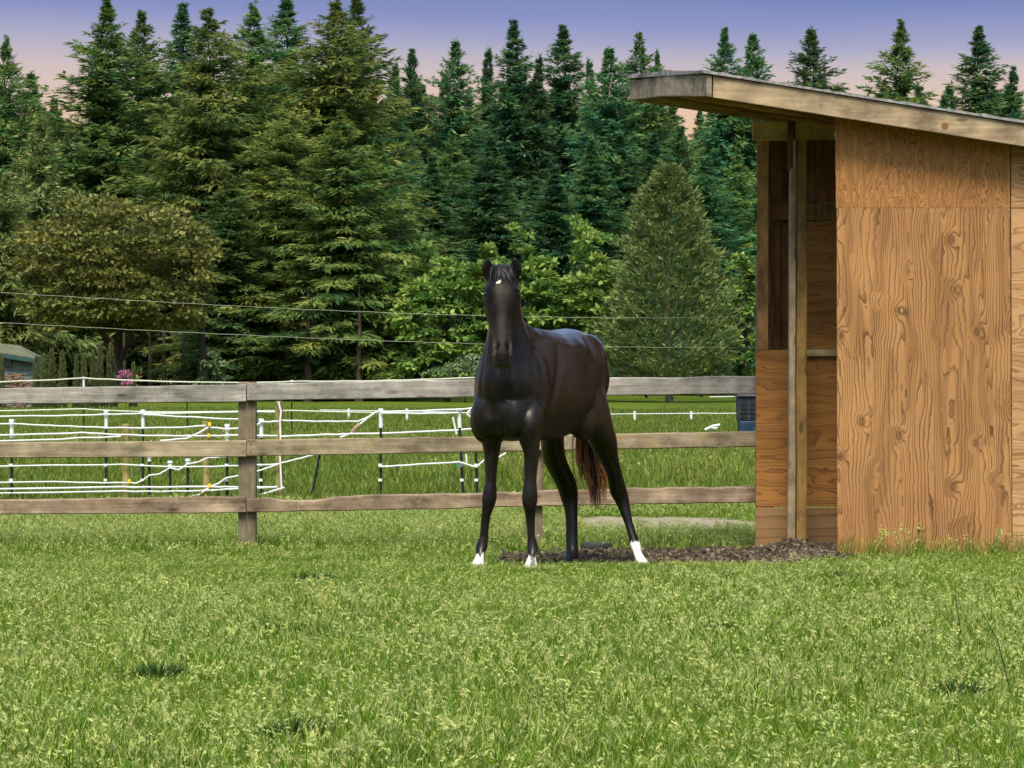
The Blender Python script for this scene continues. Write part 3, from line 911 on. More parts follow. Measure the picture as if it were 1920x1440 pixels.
for i_ in range(4):
    z = zm + .06 + i_ * .085
    for j_ in range(3):
        mb = MB(); mb.box((b0[0] + .06 + j_ * .19, YBIN - .012, z), (b0[0] + .20 + j_ * .19, YBIN + .004, z + .045)); mb.build('grip_rib', M['black_plastic'], bin_)

mb = MB()
mb.tube([W(1322, 806, 64), W(1338, 799, 64), W(1350, 797, 64)], .03, 5)
mb.tube([W(1330, 805, 64.1), W(1336, 800, 64), W(1337, 796, 64)], .022, 5)
mb.tube([W(1334, 803, 64), W(1345, 803, 64)], .022, 5)
tag(mb.build('fallen_branch', M['white']), 'bleached fallen branch lying in the field grass left of the dark bin', 'branch')

# ------------------------------------------------------------------ small house at the left edge
YH = 130.0
def HW(px, py): return W(px, py, YH)
hs = empty('garden_shed', (HW(30, 0)[0], YH, 0), 'small grey green sided outbuilding with a shallow roof behind the left end of the fence', 'shed')
M['siding'] = flat_mat('grey green siding', (.13, .17, .145), .9, .2, 3)
M['siding_roof'] = flat_mat('mossy grey roof', (.115, .115, .06), .95, .35, 4)
M['dark_glass'] = flat_mat('dark window glass', (.02, .05, .05), .15, .2, 3, .6)
M['trim_green'] = flat_mat('dark green fascia', (.02, .06, .05), .6, .2, 3)
zb_ = 0.0
for i_ in range(9):
    y1_ = 668 + i_ * 8.6
    a = HW(-70, y1_ + 8.2); b = HW(61, y1_)
    mb = MB(); mb.hexa([(a[0], YH, a[2]), (b[0], YH, a[2]), (b[0], YH + 3, a[2]), (a[0], YH + 3, a[2]),
                        (a[0], YH + .05, b[2]), (b[0], YH + .05, b[2]), (b[0], YH + 3, b[2]), (a[0], YH + 3, b[2])])
    mb.build('siding_board', M['siding'], hs)
a = HW(-70, 764); b = HW(61, 745)
mb = MB(); mb.box((a[0], YH + .06, -.1), (b[0], YH + 3, b[2])); mb.build('wall', M['siding'], hs)
w0 = HW(9, 690); w1 = HW(22, 672)
mb = MB(); mb.box((w0[0], YH - .03, w0[2]), (w1[0], YH + .04, w1[2])); wo = mb.build('window', M['trim_green'], hs); wo['_org'] = tuple(hs.location)
mb = MB(); mb.box((w0[0] + .03, YH - .045, w0[2] + .03), (w1[0] - .03, YH - .032, w1[2] - .03)); mb.build('pane', M['dark_glass'], wo)
p0 = HW(-80, 646); p1 = HW(34, 648); p2 = HW(80, 671); p3 = HW(-80, 640)
e0 = W(-60, 651, YH - .4); e1 = W(66, 671, YH - .4); r0 = W(-60, 640, YH + 2.4); r1 = W(36, 647, YH + 2.4); r2 = W(78, 668, YH + 3.4)
def thick(pts, th, name, mat):
    mb = MB(); n = len(pts)
    vs = [np.asarray(p) for p in pts] + [np.asarray(p) - np.array([0, 0, th]) for p in pts]
    mb.add(vs, [tuple(range(n)), tuple(reversed(range(n, 2 * n)))] + [(i, i + n, (i + 1) % n + n, (i + 1) % n) for i in range(n)])
    return mb.build(name, mat, hs)
thick([e0, e1, r2, r1, r0], .10, 'roof', M['siding_roof'])
ee0 = e0 + np.array([0, -.05, -.03]); ee1 = e1 + np.array([0, -.05, -.03])
mb = MB(); mb.hexa([ee0 - np.array([0, 0, .16]), ee1 - np.array([0, 0, .16]), ee1 + np.array([0, .05, -.16]), ee0 + np.array([0, .05, -.16]), ee0, ee1, ee1 + np.array([0, .05, 0]), ee0 + np.array([0, .05, 0])])
mb.build('fascia_board', M['trim_green'], hs)
# brush pile in front
mb = MB()
pr = random.Random(5)
for i_ in range(150):
    zz_ = pr.random() ** 1.3 * 1.22
    c0 = np.array([W(28, 700, 126)[0] + pr.gauss(0, .55) * (1.5 - zz_), 126 + pr.gauss(0, .4), zz_])
    d_ = np.array([pr.uniform(-.4, .4), pr.uniform(-.3, .3), pr.uniform(-.12, .16)])
    mb.tube([c0 - d_, c0 + d_], [.025, .015], 4)
M['brush'] = flat_mat('orange brown brushwood', (.20, .105, .055), .9, .5, 5)
tag(mb.build('brush_pile', M['brush']), 'pile of orange brown brushwood in front of the grey outbuilding', 'brush pile', None, 'stuff')
# ------------------------------------------------------------------ trees
def kites(P, D, S, Lg, Wd):
    """leaf shaped quads: base P, direction D, side S, length, width"""
    P = np.asarray(P); n = len(P)
    D = D / (np.linalg.norm(D, axis=1, keepdims=True) + 1e-9)
    S = S - D * (S * D).sum(1, keepdims=True)
    S = S / (np.linalg.norm(S, axis=1, keepdims=True) + 1e-9)
    L_ = Lg[:, None]; w_ = Wd[:, None] * .5
    v = np.stack([P, P + D * L_ * .42 + S * w_, P + D * L_, P + D * L_ * .42 - S * w_], 1).reshape(-1, 3)
    q = np.arange(n * 4).reshape(n, 4)
    return v, q

def rand_dirs(n, g):
    v = g.normal(size=(n, 3)); return v / np.linalg.norm(v, axis=1, keepdims=True)

def trunk_mesh(name, H, r0, mat, seed, limbs=(), lean=.0, n=9):
    g = random.Random(seed)
    mb = MB()
    pts, rad = [], []
    for i in range(9):
        t = i / 8
        pts.append(np.array([lean * t * H + g.uniform(-1, 1) * .04 * H * t * .3, g.uniform(-1, 1) * .01 * H * t, H * t - .15 * (i == 0)]))
        rad.append(r0 * (1.25 if i == 0 else 1) * (1 - t * .93))
    mb.tube(pts, rad, n)
    for a, b, r_ in limbs:
        a = np.asarray(a, float); b = np.asarray(b, float)
        m_ = (a + b) / 2 + np.array([0, 0, -.06 * np.linalg.norm(b - a)])
        mb.tube([a, m_, b], [r_, r_ * .7, r_ * .25], 6)
    me = bpy.data.meshes.new(name)
    me.from_pydata(mb.v, [], mb.f); me.update(); me.materials.append(mat)
    return me

def conifer_meshes(seed, H, Rb, base, mat, droop=.25, whorl=.42, spray=1.0, gaps=.15, shape=.85, per=7, hang=.35, bark='bark', tipw=.25):
    """H height, Rb crown radius, base = height where live branches start"""
    g = np.random.default_rng(seed)
    Ps, Ds, Ss, Ls, Ws, Ts = [], [], [], [], [], []
    lob = g.uniform(0, 6.28, 8)
    z = base
    limbs = []
    while z < H - .12:
        t = (z - base) / (H - base)
        prof = (1 - t) ** shape * (1 if t > .12 else .55 + .45 * t / .12)
        nb = max(5, int(per * (.55 + .45 * (1 - t)) + g.integers(-1, 2)))
        a0 = g.uniform(0, 6.28)
        for b in range(nb):
            az = a0 + b * 6.283 / nb + g.normal() * .28
            lump = .78 + .34 * math.sin(az * 2 + lob[0] + z * .6) * math.sin(z * 1.1 + lob[1] + az) + g.normal() * .17
            L = max(.12, Rb * prof * max(.35, lump) + tipw * .3)
            if g.random() < gaps * (1 - t * .3): L *= g.uniform(.35, .7)
            L *= min(1.0, (1 - t) * 6.5 + .12)
            zz = z + g.uniform(-1.2, 1.2) * whorl
            out = np.array([math.cos(az), math.sin(az), 0.0])
            side = np.array([-math.sin(az), math.cos(az), 0.0])
            dr = droop * g.uniform(.6, 1.4)
            up0 = .60 * t ** 1.4 + .12
            n = max(44, int(L / .024 * spray))
            s = g.uniform(.03, 1.0, n) ** .8
            # the bough sinks under its weight and its tip lifts again
            dz = up0 * s * L - dr * (1 - t * .75) * L * s ** 1.6 + .22 * L * np.clip(s - .72, 0, 1) ** 1.2
            spread = .34 * L * (1 - s * .70) * np.sqrt(np.clip(s * 3, 0, 1))
            lat = g.uniform(-1, 1, n) * spread
            P = out * (s * L)[:, None] + side * lat[:, None]
            P[:, 2] += zz + dz - np.abs(lat) * .35 - g.random(n) ** 2 * .28 * (1 - t * .7) + g.normal(size=n) * .04
            D = out * g.uniform(.25, 1.0, n)[:, None] + side * (np.sign(lat) * g.uniform(.1, .8, n))[:, None] + g.normal(size=(n, 3)) * .25
            D[:, 2] += -hang * g.uniform(.2, 2.2, n) * (1 - t * .8) + .30 * t
            S = side[None] * 1.0 + out[None] * .4 + g.normal(size=(n, 3)) * np.array([.4, .4, .6])
            ln_ = g.uniform(.30, .64, n) * (.66 + .34 * (1 - t)) * (.55 + .45 * min(1, L / 1.4))
            Ps.append(P); Ds.append(D); Ss.append(S); Ls.append(ln_); Ws.append(ln_ * g.uniform(.17, .32, n))
            br = g.normal() * .15
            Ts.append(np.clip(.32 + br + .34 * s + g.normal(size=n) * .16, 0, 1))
        z += whorl * (1 - .45 * t) * g.uniform(.75, 1.25)
    # close inner foliage round the stem
    n = 5200
    t = g.random(n) ** 1.15; az = g.uniform(0, 6.283, n)
    r_ = Rb * .42 * (1 - t * .9) ** (shape + .9) * np.sqrt(g.random(n)) + .06
    P = np.stack([r_ * np.cos(az), r_ * np.sin(az), base + t * (H - base) * .84], 1)
    D = np.stack([np.cos(az), np.sin(az), g.uniform(-1.0, .3, n)], 1) + g.normal(size=(n, 3)) * .35
    ln_ = g.uniform(.35, .7, n) * (1 - t * .6)
    Ps.append(P); Ds.append(D); Ss.append(g.normal(size=(n, 3))); Ls.append(ln_); Ws.append(ln_ * g.uniform(.35, .6, n)); Ts.append(np.clip(.30 + g.normal(size=n) * .16, 0, 1))
    # leader
    n = 14
    P = np.zeros((n, 3)); P[:, 2] = H - np.linspace(.9, 0.05, n)
    D = g.normal(size=(n, 3)) * .55; D[:, 2] = 1.0
    Ps.append(P); Ds.append(D); Ss.append(g.normal(size=(n, 3))); Ls.append(g.uniform(.22, .4, n)); Ws.append(g.uniform(.05, .09, n)); Ts.append(np.full(n, .5))
    v, q = kites(np.concatenate(Ps), np.concatenate(Ds), np.concatenate(Ss), np.concatenate(Ls), np.concatenate(Ws))
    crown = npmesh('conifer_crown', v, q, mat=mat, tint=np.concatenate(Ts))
    for i in range(22):
        zz = base * .35 + g.random() * (H * .8 - base * .35); az = g.uniform(0, 6.28); L = g.uniform(.5, 1.4) * (1 if zz < base else Rb * .5 * (1 - zz / H) / .8 + .2)
        limbs.append(((0, 0, zz), (math.cos(az) * L, math.sin(az) * L, zz - .12 * L), .05))
    tr = trunk_mesh('conifer_trunk', H * .985, .016 * H ** .95 * .62, M[bark], seed, limbs)
    return crown, tr

def broad_meshes(seed, H, Rx, zc, Rz, mat, nclump=150, leaves=70, leaf=.26, flat=.5, bark='bark', bumpy=.22, fill=.35, trunk_r=.2, skirt=0.0):
    """domed crown of leaf clumps"""
    g = np.random.default_rng(seed)
    d = rand_dirs(nclump, g)
    lob = rand_dirs(9, g)
    rr = 1 + bumpy * (np.max(d @ lob.T, axis=1) - .75) / .25
    deep = np.where(g.random(nclump) < fill, g.uniform(.35, .85, nclump), g.uniform(.86, 1.04, nclump))
    cen = d * (rr * deep)[:, None] * np.array([Rx, Rx, Rz]) + np.array([0, 0, zc])
    low = cen[:, 2] < zc - Rz * (.62 - skirt)
    cen[low, 2] = zc - Rz * (.62 - skirt) + g.uniform(0, .35, low.sum()) * Rz
    cr_ = g.uniform(.45, .95, nclump) * Rx * .20
    n = nclump * leaves
    ci = np.repeat(np.arange(nclump), leaves)
    o = rand_dirs(n, g); o[:, 2] = np.abs(o[:, 2]) * 1.0 - .25
    rad = cr_[ci] * g.uniform(.45, 1.05, n)
    P = cen[ci] + o * rad[:, None] * np.array([1.25, 1.25, flat])
    D = o * .8 + d[ci] * .5 + g.normal(size=(n, 3)) * .5; D[:, 2] -= .3
    S = np.cross(D, np.array([0, 0, 1.0])) + g.normal(size=(n, 3)) * .45
    ln_ = g.uniform(.7, 1.3, n) * leaf
    v, q = kites(P, D, S, ln_, ln_ * g.uniform(.5, .8, n))
    tint = np.clip(.42 + g.normal(size=nclump)[ci] * .16 + g.normal(size=n) * .16, 0, 1)
    crown = npmesh('leafy_crown', v, q, mat=mat, tint=tint)
    limbs = []
    for i in g.choice(nclump, min(26, nclump), replace=False):
        z0 = g.uniform(.25, .8) * zc
        limbs.append(((0, 0, z0), tuple(cen[i] * .92), trunk_r * .32))
    tr = trunk_mesh('leafy_trunk', zc + Rz * .6, trunk_r, M[bark], seed, limbs)
    return crown, tr

def soft_conifer_meshes(seed, H, Rx, base, mat):
    """dense rounded young pine: upswept tufts over a cone that bulges"""
    g = np.random.default_rng(seed)
    n = 21000
    t = g.random(n) ** 1.25
    z = base + t * (H - base)
    prof = np.clip((1 - t) ** .52 * (1 - .45 * np.exp(-(t / .10) ** 2)), .02, 1)
    az = g.uniform(0, 6.283, n)
    lump = 1 + .26 * np.sin(az * 3 + z * 2.0) * np.sin(z * 3.1) + .18 * np.sin(az * 5 - z * 4.3) + .12 * np.sin(az * 11 + z * 7)
    r = Rx * prof * lump * np.where(g.random(n) < .3, g.uniform(.4, .9, n), g.uniform(.82, 1.06, n))
    P = np.stack([r * np.cos(az), r * np.sin(az), z + g.normal(size=n) * .05], 1)
    D = np.stack([np.cos(az) * .8, np.sin(az) * .8, np.full(n, .55)], 1) + g.normal(size=(n, 3)) * .42
    S = g.normal(size=(n, 3))
    ln_ = g.uniform(.20, .40, n)
    v, q = kites(P, D, S, ln_, ln_ * g.uniform(.22, .4, n))
    tint = np.clip(.40 + .25 * np.sin(az * 5 + z * 3) * .5 + g.normal(size=n) * .18, 0, 1)
    crown = npmesh('pine_crown', v, q, mat=mat, tint=tint)
    tr = trunk_mesh('pine_trunk', H * .9, .17, M['bark_pale'], seed, [((0, 0, zz), (math.cos(a) * .8, math.sin(a) * .8, zz + .25), .03) for zz, a in zip(g.uniform(.8, H * .6, 20), g.uniform(0, 6.28, 20))])
    return crown, tr

def place(name, crown, trunk, loc, sxy, sz, rot, label, cat='tree', group=None):
    root = empty(name, loc, label, cat, group)
    root.rotation_euler = (0, 0, rot)
    root.scale = (sxy, sxy, sz)
    for nm, me in (('crown', crown), ('trunk', trunk)):
        if me is None: continue
        link(bpy.data.objects.new(nm, me), root)
    return root

# prototypes (shared meshes): real height 20 m
PR = {}
for i in range(3):
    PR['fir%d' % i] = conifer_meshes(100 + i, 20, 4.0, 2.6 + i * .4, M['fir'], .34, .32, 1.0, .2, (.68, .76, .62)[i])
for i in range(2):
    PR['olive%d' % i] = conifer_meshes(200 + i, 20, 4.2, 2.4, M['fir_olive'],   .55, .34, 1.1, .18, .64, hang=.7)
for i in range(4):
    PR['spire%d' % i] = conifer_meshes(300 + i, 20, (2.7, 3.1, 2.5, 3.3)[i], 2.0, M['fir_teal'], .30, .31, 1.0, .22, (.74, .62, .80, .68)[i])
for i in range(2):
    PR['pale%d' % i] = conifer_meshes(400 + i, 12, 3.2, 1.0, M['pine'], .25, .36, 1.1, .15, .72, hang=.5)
mu = {'fir': 20, 'olive': 20, 'spire': 20, 'pale': 12}
RB = {'fir': 4.0, 'olive': 4.2, 'spire': 2.9, 'pale': 3.2}

def conifer(px, top, Y, kind, radius, label, group=None, name='fir_tree', tilt=0):
    p = W(px, top, Y)
    k_ = kind.rstrip('0123456789')
    H = p[2] + .1
    cr_, tr_ = PR[kind]
    o = place(name, cr_, tr_, (p[0], Y, -.1), radius / RB[k_], H / mu[k_], random.uniform(0, 6.28), label, 'tree', group)
    o.rotation_euler.x = random.uniform(-.012, .012); o.rotation_euler.y = random.uniform(-.015, .015)
    return o

GF = 'tall firs of the dark stand on the left'
for px, top, Y, kind, rad, lab in (
    (4, 76, 176, 'fir0', 3.0, 'fir cut by the left edge of the photo, its tip just inside the frame'),
    (58, 135, 206, 'spire1', 2.6, 'small distant fir tip between the left edge fir and the tall left stand'),
    (192, 6, 172, 'fir1', 4.4, 'broad dark fir that forms the left shoulder of the tall stand'),
    (275, 28, 181, 'fir2', 3.5, 'slightly shorter fir second from the left in the tall stand'),
    (337, 10, 187, 'spire0', 3.4, 'narrow fir tip just left of the pale drooping fir'),
    (383, 14, 167, 'olive0', 4.0, 'pale olive fir with long drooping boughs in the middle of the left stand'),
    (478, 12, 181, 'fir0', 4.0, 'bushy topped fir just right of the pale drooping fir'),
    (540, -5, 186, 'spire3', 3.5, 'fir with open tiered tip that touches the top of the picture'),
    (624, 0, 171, 'olive1', 4.6, 'massive olive fir whose boughs fall to the ground right of the stand'),
    (673, -6, 178, 'fir1', 3.9, 'thin tipped fir at the right shoulder of the tall left stand')):
    conifer(px, top, Y, kind, rad * 1.5, lab, GF)
GL = 'lower firs in front of the left stand'
for px, top, Y, kind, rad, lab in (
    (100, 190, 192, 'fir2', 3.4, 'mid height fir below the sky gap at the far left'),
    (75, 225, 162, 'pale0', 2.6, 'light green young conifer above the round maple on its left side'),
    (8, 330, 156, 'pale1', 2.5, 'light green conifer cut by the left edge below the edge fir'),
    (118, 260, 170, 'fir0', 3.0, 'dark fir rising directly behind the round maple'),
    (462, 150, 170, 'fir2', 4.0, 'dark fir filling the stand right of the drooping fir'),
    (545, 190, 163, 'olive0', 3.9, 'olive fir with layered boughs low in the middle of the stand'),
    (640, 215, 160, 'olive1', 4.1, 'olive fir with layered boughs at the right foot of the stand'),
    (715, 260, 168, 'fir1', 3.3, 'dark fir closing the stand where the far row begins'),
    (430, 330, 160, 'fir0', 3.4, 'low dark fir between the round maple and the olive firs')):
    conifer(px, top, Y, kind, rad * 1.25, lab, GL)
GS = 'far row of firs along the skyline'
for px, top, kind, rad, lab in (
    (738, 120, 'spire2', 2.2, 'little fir tip first in the far row after the tall stand'),
    (777, 95, 'spire0', 2.7, 'slim fir second in the far row after the tall stand'),
    (850, 75, 'spire1', 2.5, 'open branched fir standing clear in the far row left of the horse'),
    (907, 92, 'spire2', 2.5, 'small fir tip just left of the tallest far fir'),
    (957, 42, 'spire0', 3.2, 'tallest fir of the far row with its tip straight above the horse head'),
    (1003, 104, 'spire2', 2.3, 'short fir tip between the tallest far fir and the wide open one'),
    (1058, 50, 'spire3', 3.4, 'wide open topped fir of the far row right of the tallest one'),
    (1113, 112, 'spire2', 2.2, 'small fir tip right of the wide open topped fir'),
    (1147, 88, 'spire1', 2.7, 'medium fir left of the dense fir beside the roof corner'),
    (1195, 68, 'fir2', 3.2, 'dense dark fir just left of the roof corner of the shelter'),
    (1229, 96, 'spire2', 1.6, 'thin fir tip touching the roof corner of the shelter'),
    (1358, 54, 'spire3', 2.6, 'left one of the close pair of firs above the shelter roof'),
    (1411, 62, 'spire1', 2.5, 'right one of the close pair of firs above the shelter roof'),
    (1517, 52, 'spire1', 2.9, 'lone fir above the middle of the visible shelter roof'),
    (1682, 45, 'fir0', 4.0, 'broadest fir showing above the shelter roof'),
    (1836, 52, 'spire3', 3.6, 'tall fir above the low end of the shelter roof'),
    (1905, 128, 'spire0', 2.6, 'short fir above the roof at the right edge')):
    conifer(px, top, 222 + random.uniform(-6, 6), kind, rad * 1.6, lab, GS)
filler = []
x = 690
while x < 2080:
    filler.append((x + random.uniform(-12, 12), random.uniform(135, 215) if not 1235 < x < 1345 else random.uniform(192, 222), random.uniform(226, 238)))
    x += random.uniform(29, 40)
x = 700
while x < 1460:
    filler.append((x + random.uniform(-12, 12), random.uniform(235, 345), random.uniform(200, 216)))
    x += random.uniform(46, 60)
x = -120
while x < 760:
    filler.append((x + random.uniform(-15, 15), random.uniform(120, 300) if x > 150 else random.uniform(235, 300), random.uniform(196, 230)))
    x += random.uniform(44, 60)
for i, (px, top, Y) in enumerate(filler):
    conifer(px, top, Y, random.choice(['spire0', 'spire1', 'spire2', 'spire3', 'fir0', 'fir2']), random.uniform(3.6, 4.8),
            'dark green fir packed into the forest wall below the skyline tips', 'firs packed into the forest wall')

# broadleaved trees in front
def broad(px, top, Y, halfw, bot, mat, seed, label, name, **kw):
    p = W(px, top, Y); zb_ = W(px, bot, Y)[2]
    Rx = halfw / FPX * Y
    Rz = (p[2] - zb_) * .56; zc = p[2] - Rz * 1.0
    cr_, tr_ = broad_meshes(seed, p[2], Rx, zc + .1, Rz, M[mat], **kw)
    return place(name, cr_, tr_, (p[0], Y, -.1), 1, 1, 0, label)
broad(222, 372, 150, 175, 640, 'maple', 21, 'wide round maple with dense bronze green leaves in front of the left stand', 'maple_tree', nclump=600, leaves=55, leaf=.25, bumpy=.12, trunk_r=.26, flat=.45)
broad(838, 440, 158, 98, 700, 'bigleaf', 22, 'bright green leafy tree directly left of the horse head', 'leafy_tree', nclump=210, leaves=48, leaf=.33, flat=.33, skirt=-.22, fill=.3, trunk_r=.14, bumpy=.3)
broad(972, 448, 160, 72, 700, 'bigleaf', 23, 'bright green leafy tree directly behind the horse head', 'leafy_tree', nclump=150, leaves=48, leaf=.33, flat=.33, skirt=-.22, trunk_r=.14, bumpy=.3)
broad(1096, 446, 159, 96, 700, 'bigleaf', 24, 'bright green leafy tree right of the horse head beside the soft pine', 'leafy_tree', nclump=210, leaves=48, leaf=.33, flat=.33, skirt=-.22, trunk_r=.14, bumpy=.3)
broad(1392, 480, 160, 52, 700, 'bigleaf', 25, 'small bright green tree next to the left edge of the shelter', 'leafy_tree', nclump=90, leaves=48, leaf=.3, flat=.35, skirt=-.22, trunk_r=.1, bumpy=.25)
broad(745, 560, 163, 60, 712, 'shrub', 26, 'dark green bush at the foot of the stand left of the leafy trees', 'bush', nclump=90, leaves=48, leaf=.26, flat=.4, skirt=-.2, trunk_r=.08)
p = W(1255, 316, 155)
pc, pt = soft_conifer_meshes(31, p[2] + .1, 126 / FPX * 155, .9, M['pine'])
place('pine_tree', pc, pt, (p[0], 155, -.1), 1, 1, 0, 'soft rounded pale green pine with its trunk showing left of the shelter')
broad(398, 668, 148, 26, 730, 'pale_flower', 33, 'small shrub with whitish flowers at the foot of the thick trunk on the left', 'flowering_shrub', nclump=30, leaves=36, leaf=.18, trunk_r=.03, skirt=-.2)
broad(872, 668, 150, 70, 735, 'pale_flower', 34, 'low shrub with pale flowers just left of the horse chest', 'flowering_shrub', nclump=70, leaves=40, leaf=.18, trunk_r=.03, skirt=-.2)
broad(236, 697, 124, 13, 722, 'pink', 35, 'small bush covered in pink blossom right of the clipped cedars', 'blossom_bush', nclump=18, leaves=40, leaf=.09, trunk_r=.02, skirt=-.2)

# bare lower trunks of the stand
PT = [trunk_mesh('bare_trunk', 5.5, .30, M['bark'], 500 + i, [((0, 0, z_), (.9 * math.cos(a_), .9 * math.sin(a_), z_ - .15), .035) for z_, a_ in ((2.1, .3), (2.7, 2.2), (3.3, 4.4), (3.9, 5.6))], .004 * (i - 1)) for i in range(3)]
for i, (px, w_, Y) in enumerate(((281, 9, 158), (307, 11, 160), (328, 10, 163), (344, 12, 157), (380, 22, 152), (464, 12, 160), (512, 13, 161), (522, 8, 168), (577, 16, 158), (673, 14, 157), (233, 9, 160), (1395, 9, 165))):
    p = W(px, 700, Y)
    o = bpy.data.objects.new('tree_trunk', PT[i % 3]); link(o)
    o.location = (p[0], Y, -.1); s_ = w_ / FPX * Y / .56
    o.scale = (s_, s_, 1); o.rotation_euler.z = i
    tag(o, {281: 'slim bare trunk under the maple boughs, first of the row of four', 307: 'bare trunk under the maple boughs, second of the row of four', 328: 'bare trunk under the maple boughs, third of the row of four',
            344: 'bare trunk under the maple boughs, last of the row of four', 380: 'thickest bare trunk in the shade right of the round maple', 464: 'bare trunk in the shade just above the left fence post',
            512: 'left trunk of the touching pair in the shade right of the fence post', 522: 'right trunk of the touching pair in the shade right of the fence post', 577: 'bare trunk in the shade midway between fence post and dark bush',
            673: 'bare trunk just left of the dark bush under the olive firs', 233: 'bare trunk behind the pink blossom bush', 1395: 'thin bare trunk beside the left edge of the shelter'}[px], 'tree trunk', 'bare trunks under the firs')

# clipped cedars beside the outbuilding
def cedar_mesh(seed):
    g = np.random.default_rng(seed); n = 1500
    t = g.random(n) ** 1.1; az = g.uniform(0, 6.283, n)
    r = .42 * (1 - t) ** .55 * (.9 + .12 * np.sin(az * 3 + t * 9)) * g.uniform(.8, 1.05, n) + .01
    P = np.stack([r * np.cos(az), r * np.sin(az), t * 2.0], 1)
    D = np.stack([np.cos(az) * .35, np.sin(az) * .35, np.full(n, 1.0)], 1) + g.normal(size=(n, 3)) * .25
    ln_ = g.uniform(.12, .24, n)
    v, q = kites(P, D, g.normal(size=(n, 3)), ln_, ln_ * .4)
    return npmesh('cedar_foliage', v, q, mat=M['cedar'], tint=np.clip(.4 + .3 * t + g.normal(size=n) * .2, 0, 1))
CM = [cedar_mesh(600 + i) for i in range(3)]
clab = {3: 'clipped cedar cut by the left edge in front of the outbuilding', 250: 'low clipped cedar right of the pink blossom bush'}
for i, (px, top, hw) in enumerate(((3, 668, 7), (68, 671, 8), (83, 666, 8), (97, 656, 9), (117, 661, 9), (143, 668, 7), (157, 666, 8), (175, 664, 7), (187, 650, 9), (208, 648, 11), (250, 682, 7))):
    p = W(px, top, 125)
    o = bpy.data.objects.new('clipped_cedar', CM[i % 3]); link(o)
    o.location = (p[0], 125, -.05); o.scale = (hw / FPX * 125 / .42 * 1.12,) * 2 + ((p[2] + .05) / 2.05,); o.rotation_euler.z = i * 1.3
    ordn = ['', 'first', 'second', 'third', 'fourth', 'fifth', 'sixth', 'seventh', 'eighth', 'ninth', ''][i]
    tag(o, clab.get(px, '%s clipped cedar counted rightwards from the wall of the grey outbuilding' % ordn if px != 208 else 'tallest and widest clipped cedar, just left of the pink blossom bush'), 'cedar', 'clipped cedars beside the outbuilding')

# undergrowth: one dense mass under the trees
g = np.random.default_rng(77)
n = 42000
ux = g.uniform(-30, 60, n); uy = g.uniform(164, 196, n)
hgt = 1.2 + 3.2 * h_noise(ux * .35, uy * .12, 21) + 1.6 * h_noise(ux * 1.1, uy * .4, 22)
uz = hgt * g.random(n) ** .6
D = rand_dirs(n, g); D[:, 2] = np.abs(D[:, 2]) * .6
ln_ = g.uniform(.2, .42, n)
v, q = kites(np.stack([ux, uy, uz], 1), D, rand_dirs(n, g), ln_, ln_ * g.uniform(.4, .8, n))
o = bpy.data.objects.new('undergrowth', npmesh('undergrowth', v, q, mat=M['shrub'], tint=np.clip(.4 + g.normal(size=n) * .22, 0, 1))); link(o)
tag(o, 'dark leafy undergrowth between the trunks', 'undergrowth', None, 'stuff')
# ------------------------------------------------------------------ grass
def tuft(seed, nb, rad, hlo, hhi, wid, lean=.5, pale=.10, mat='grass', seedheads=0):
    g = np.random.default_rng(seed)
    V, Q, T = [], [], []
    for b in range(nb):
        a = g.uniform(0, 6.283); r_ = rad * math.sqrt(g.random())
        base = np.array([r_ * math.cos(a), r_ * math.sin(a), -.01])
        h_ = g.uniform(hlo, hhi); az = g.uniform(0, 6.283)
        d_ = np.array([math.cos(az), math.sin(az), 0]); le = g.uniform(.1, 1.0) * lean
        fz = g.uniform(0, 6.283); sd = np.array([math.cos(fz), math.sin(fz), 0])
        w_ = wid * g.uniform(.6, 1.3)
        b0 = len(V)
        for s, ww in ((0, .8), (.4, 1.0), (.75, .75), (1.0, .12)):
            p = base + d_ * le * h_ * s ** 2 + np.array([0, 0, h_ * (s - .28 * le * s * s)])
            V += [p - sd * w_ * ww / 2, p + sd * w_ * ww / 2]
        tn = g.uniform(.75, 1.0) if g.random() < pale else np.clip(g.normal() * .2 + .40, 0, .75)
        for s in range(3):
            Q.append((b0 + s * 2, b0 + s * 2 + 1, b0 + s * 2 + 3, b0 + s * 2 + 2)); T.append(tn + .06 * s)
        if b < seedheads:
            for q_ in range(7):
                c_ = V[-1] + g.normal(size=3) * np.array([.006, .006, .012]); e = g.normal(size=3) * .006; f = g.normal(size=3) * .006
                b1 = len(V); V += [c_ - e, c_ - f, c_ + e, c_ + f]; Q.append((b1, b1 + 1, b1 + 2, b1 + 3)); T.append(1.0)
    return npmesh('grass_tuft', V, Q, mat=M[mat], tint=np.clip(T, 0, 1))

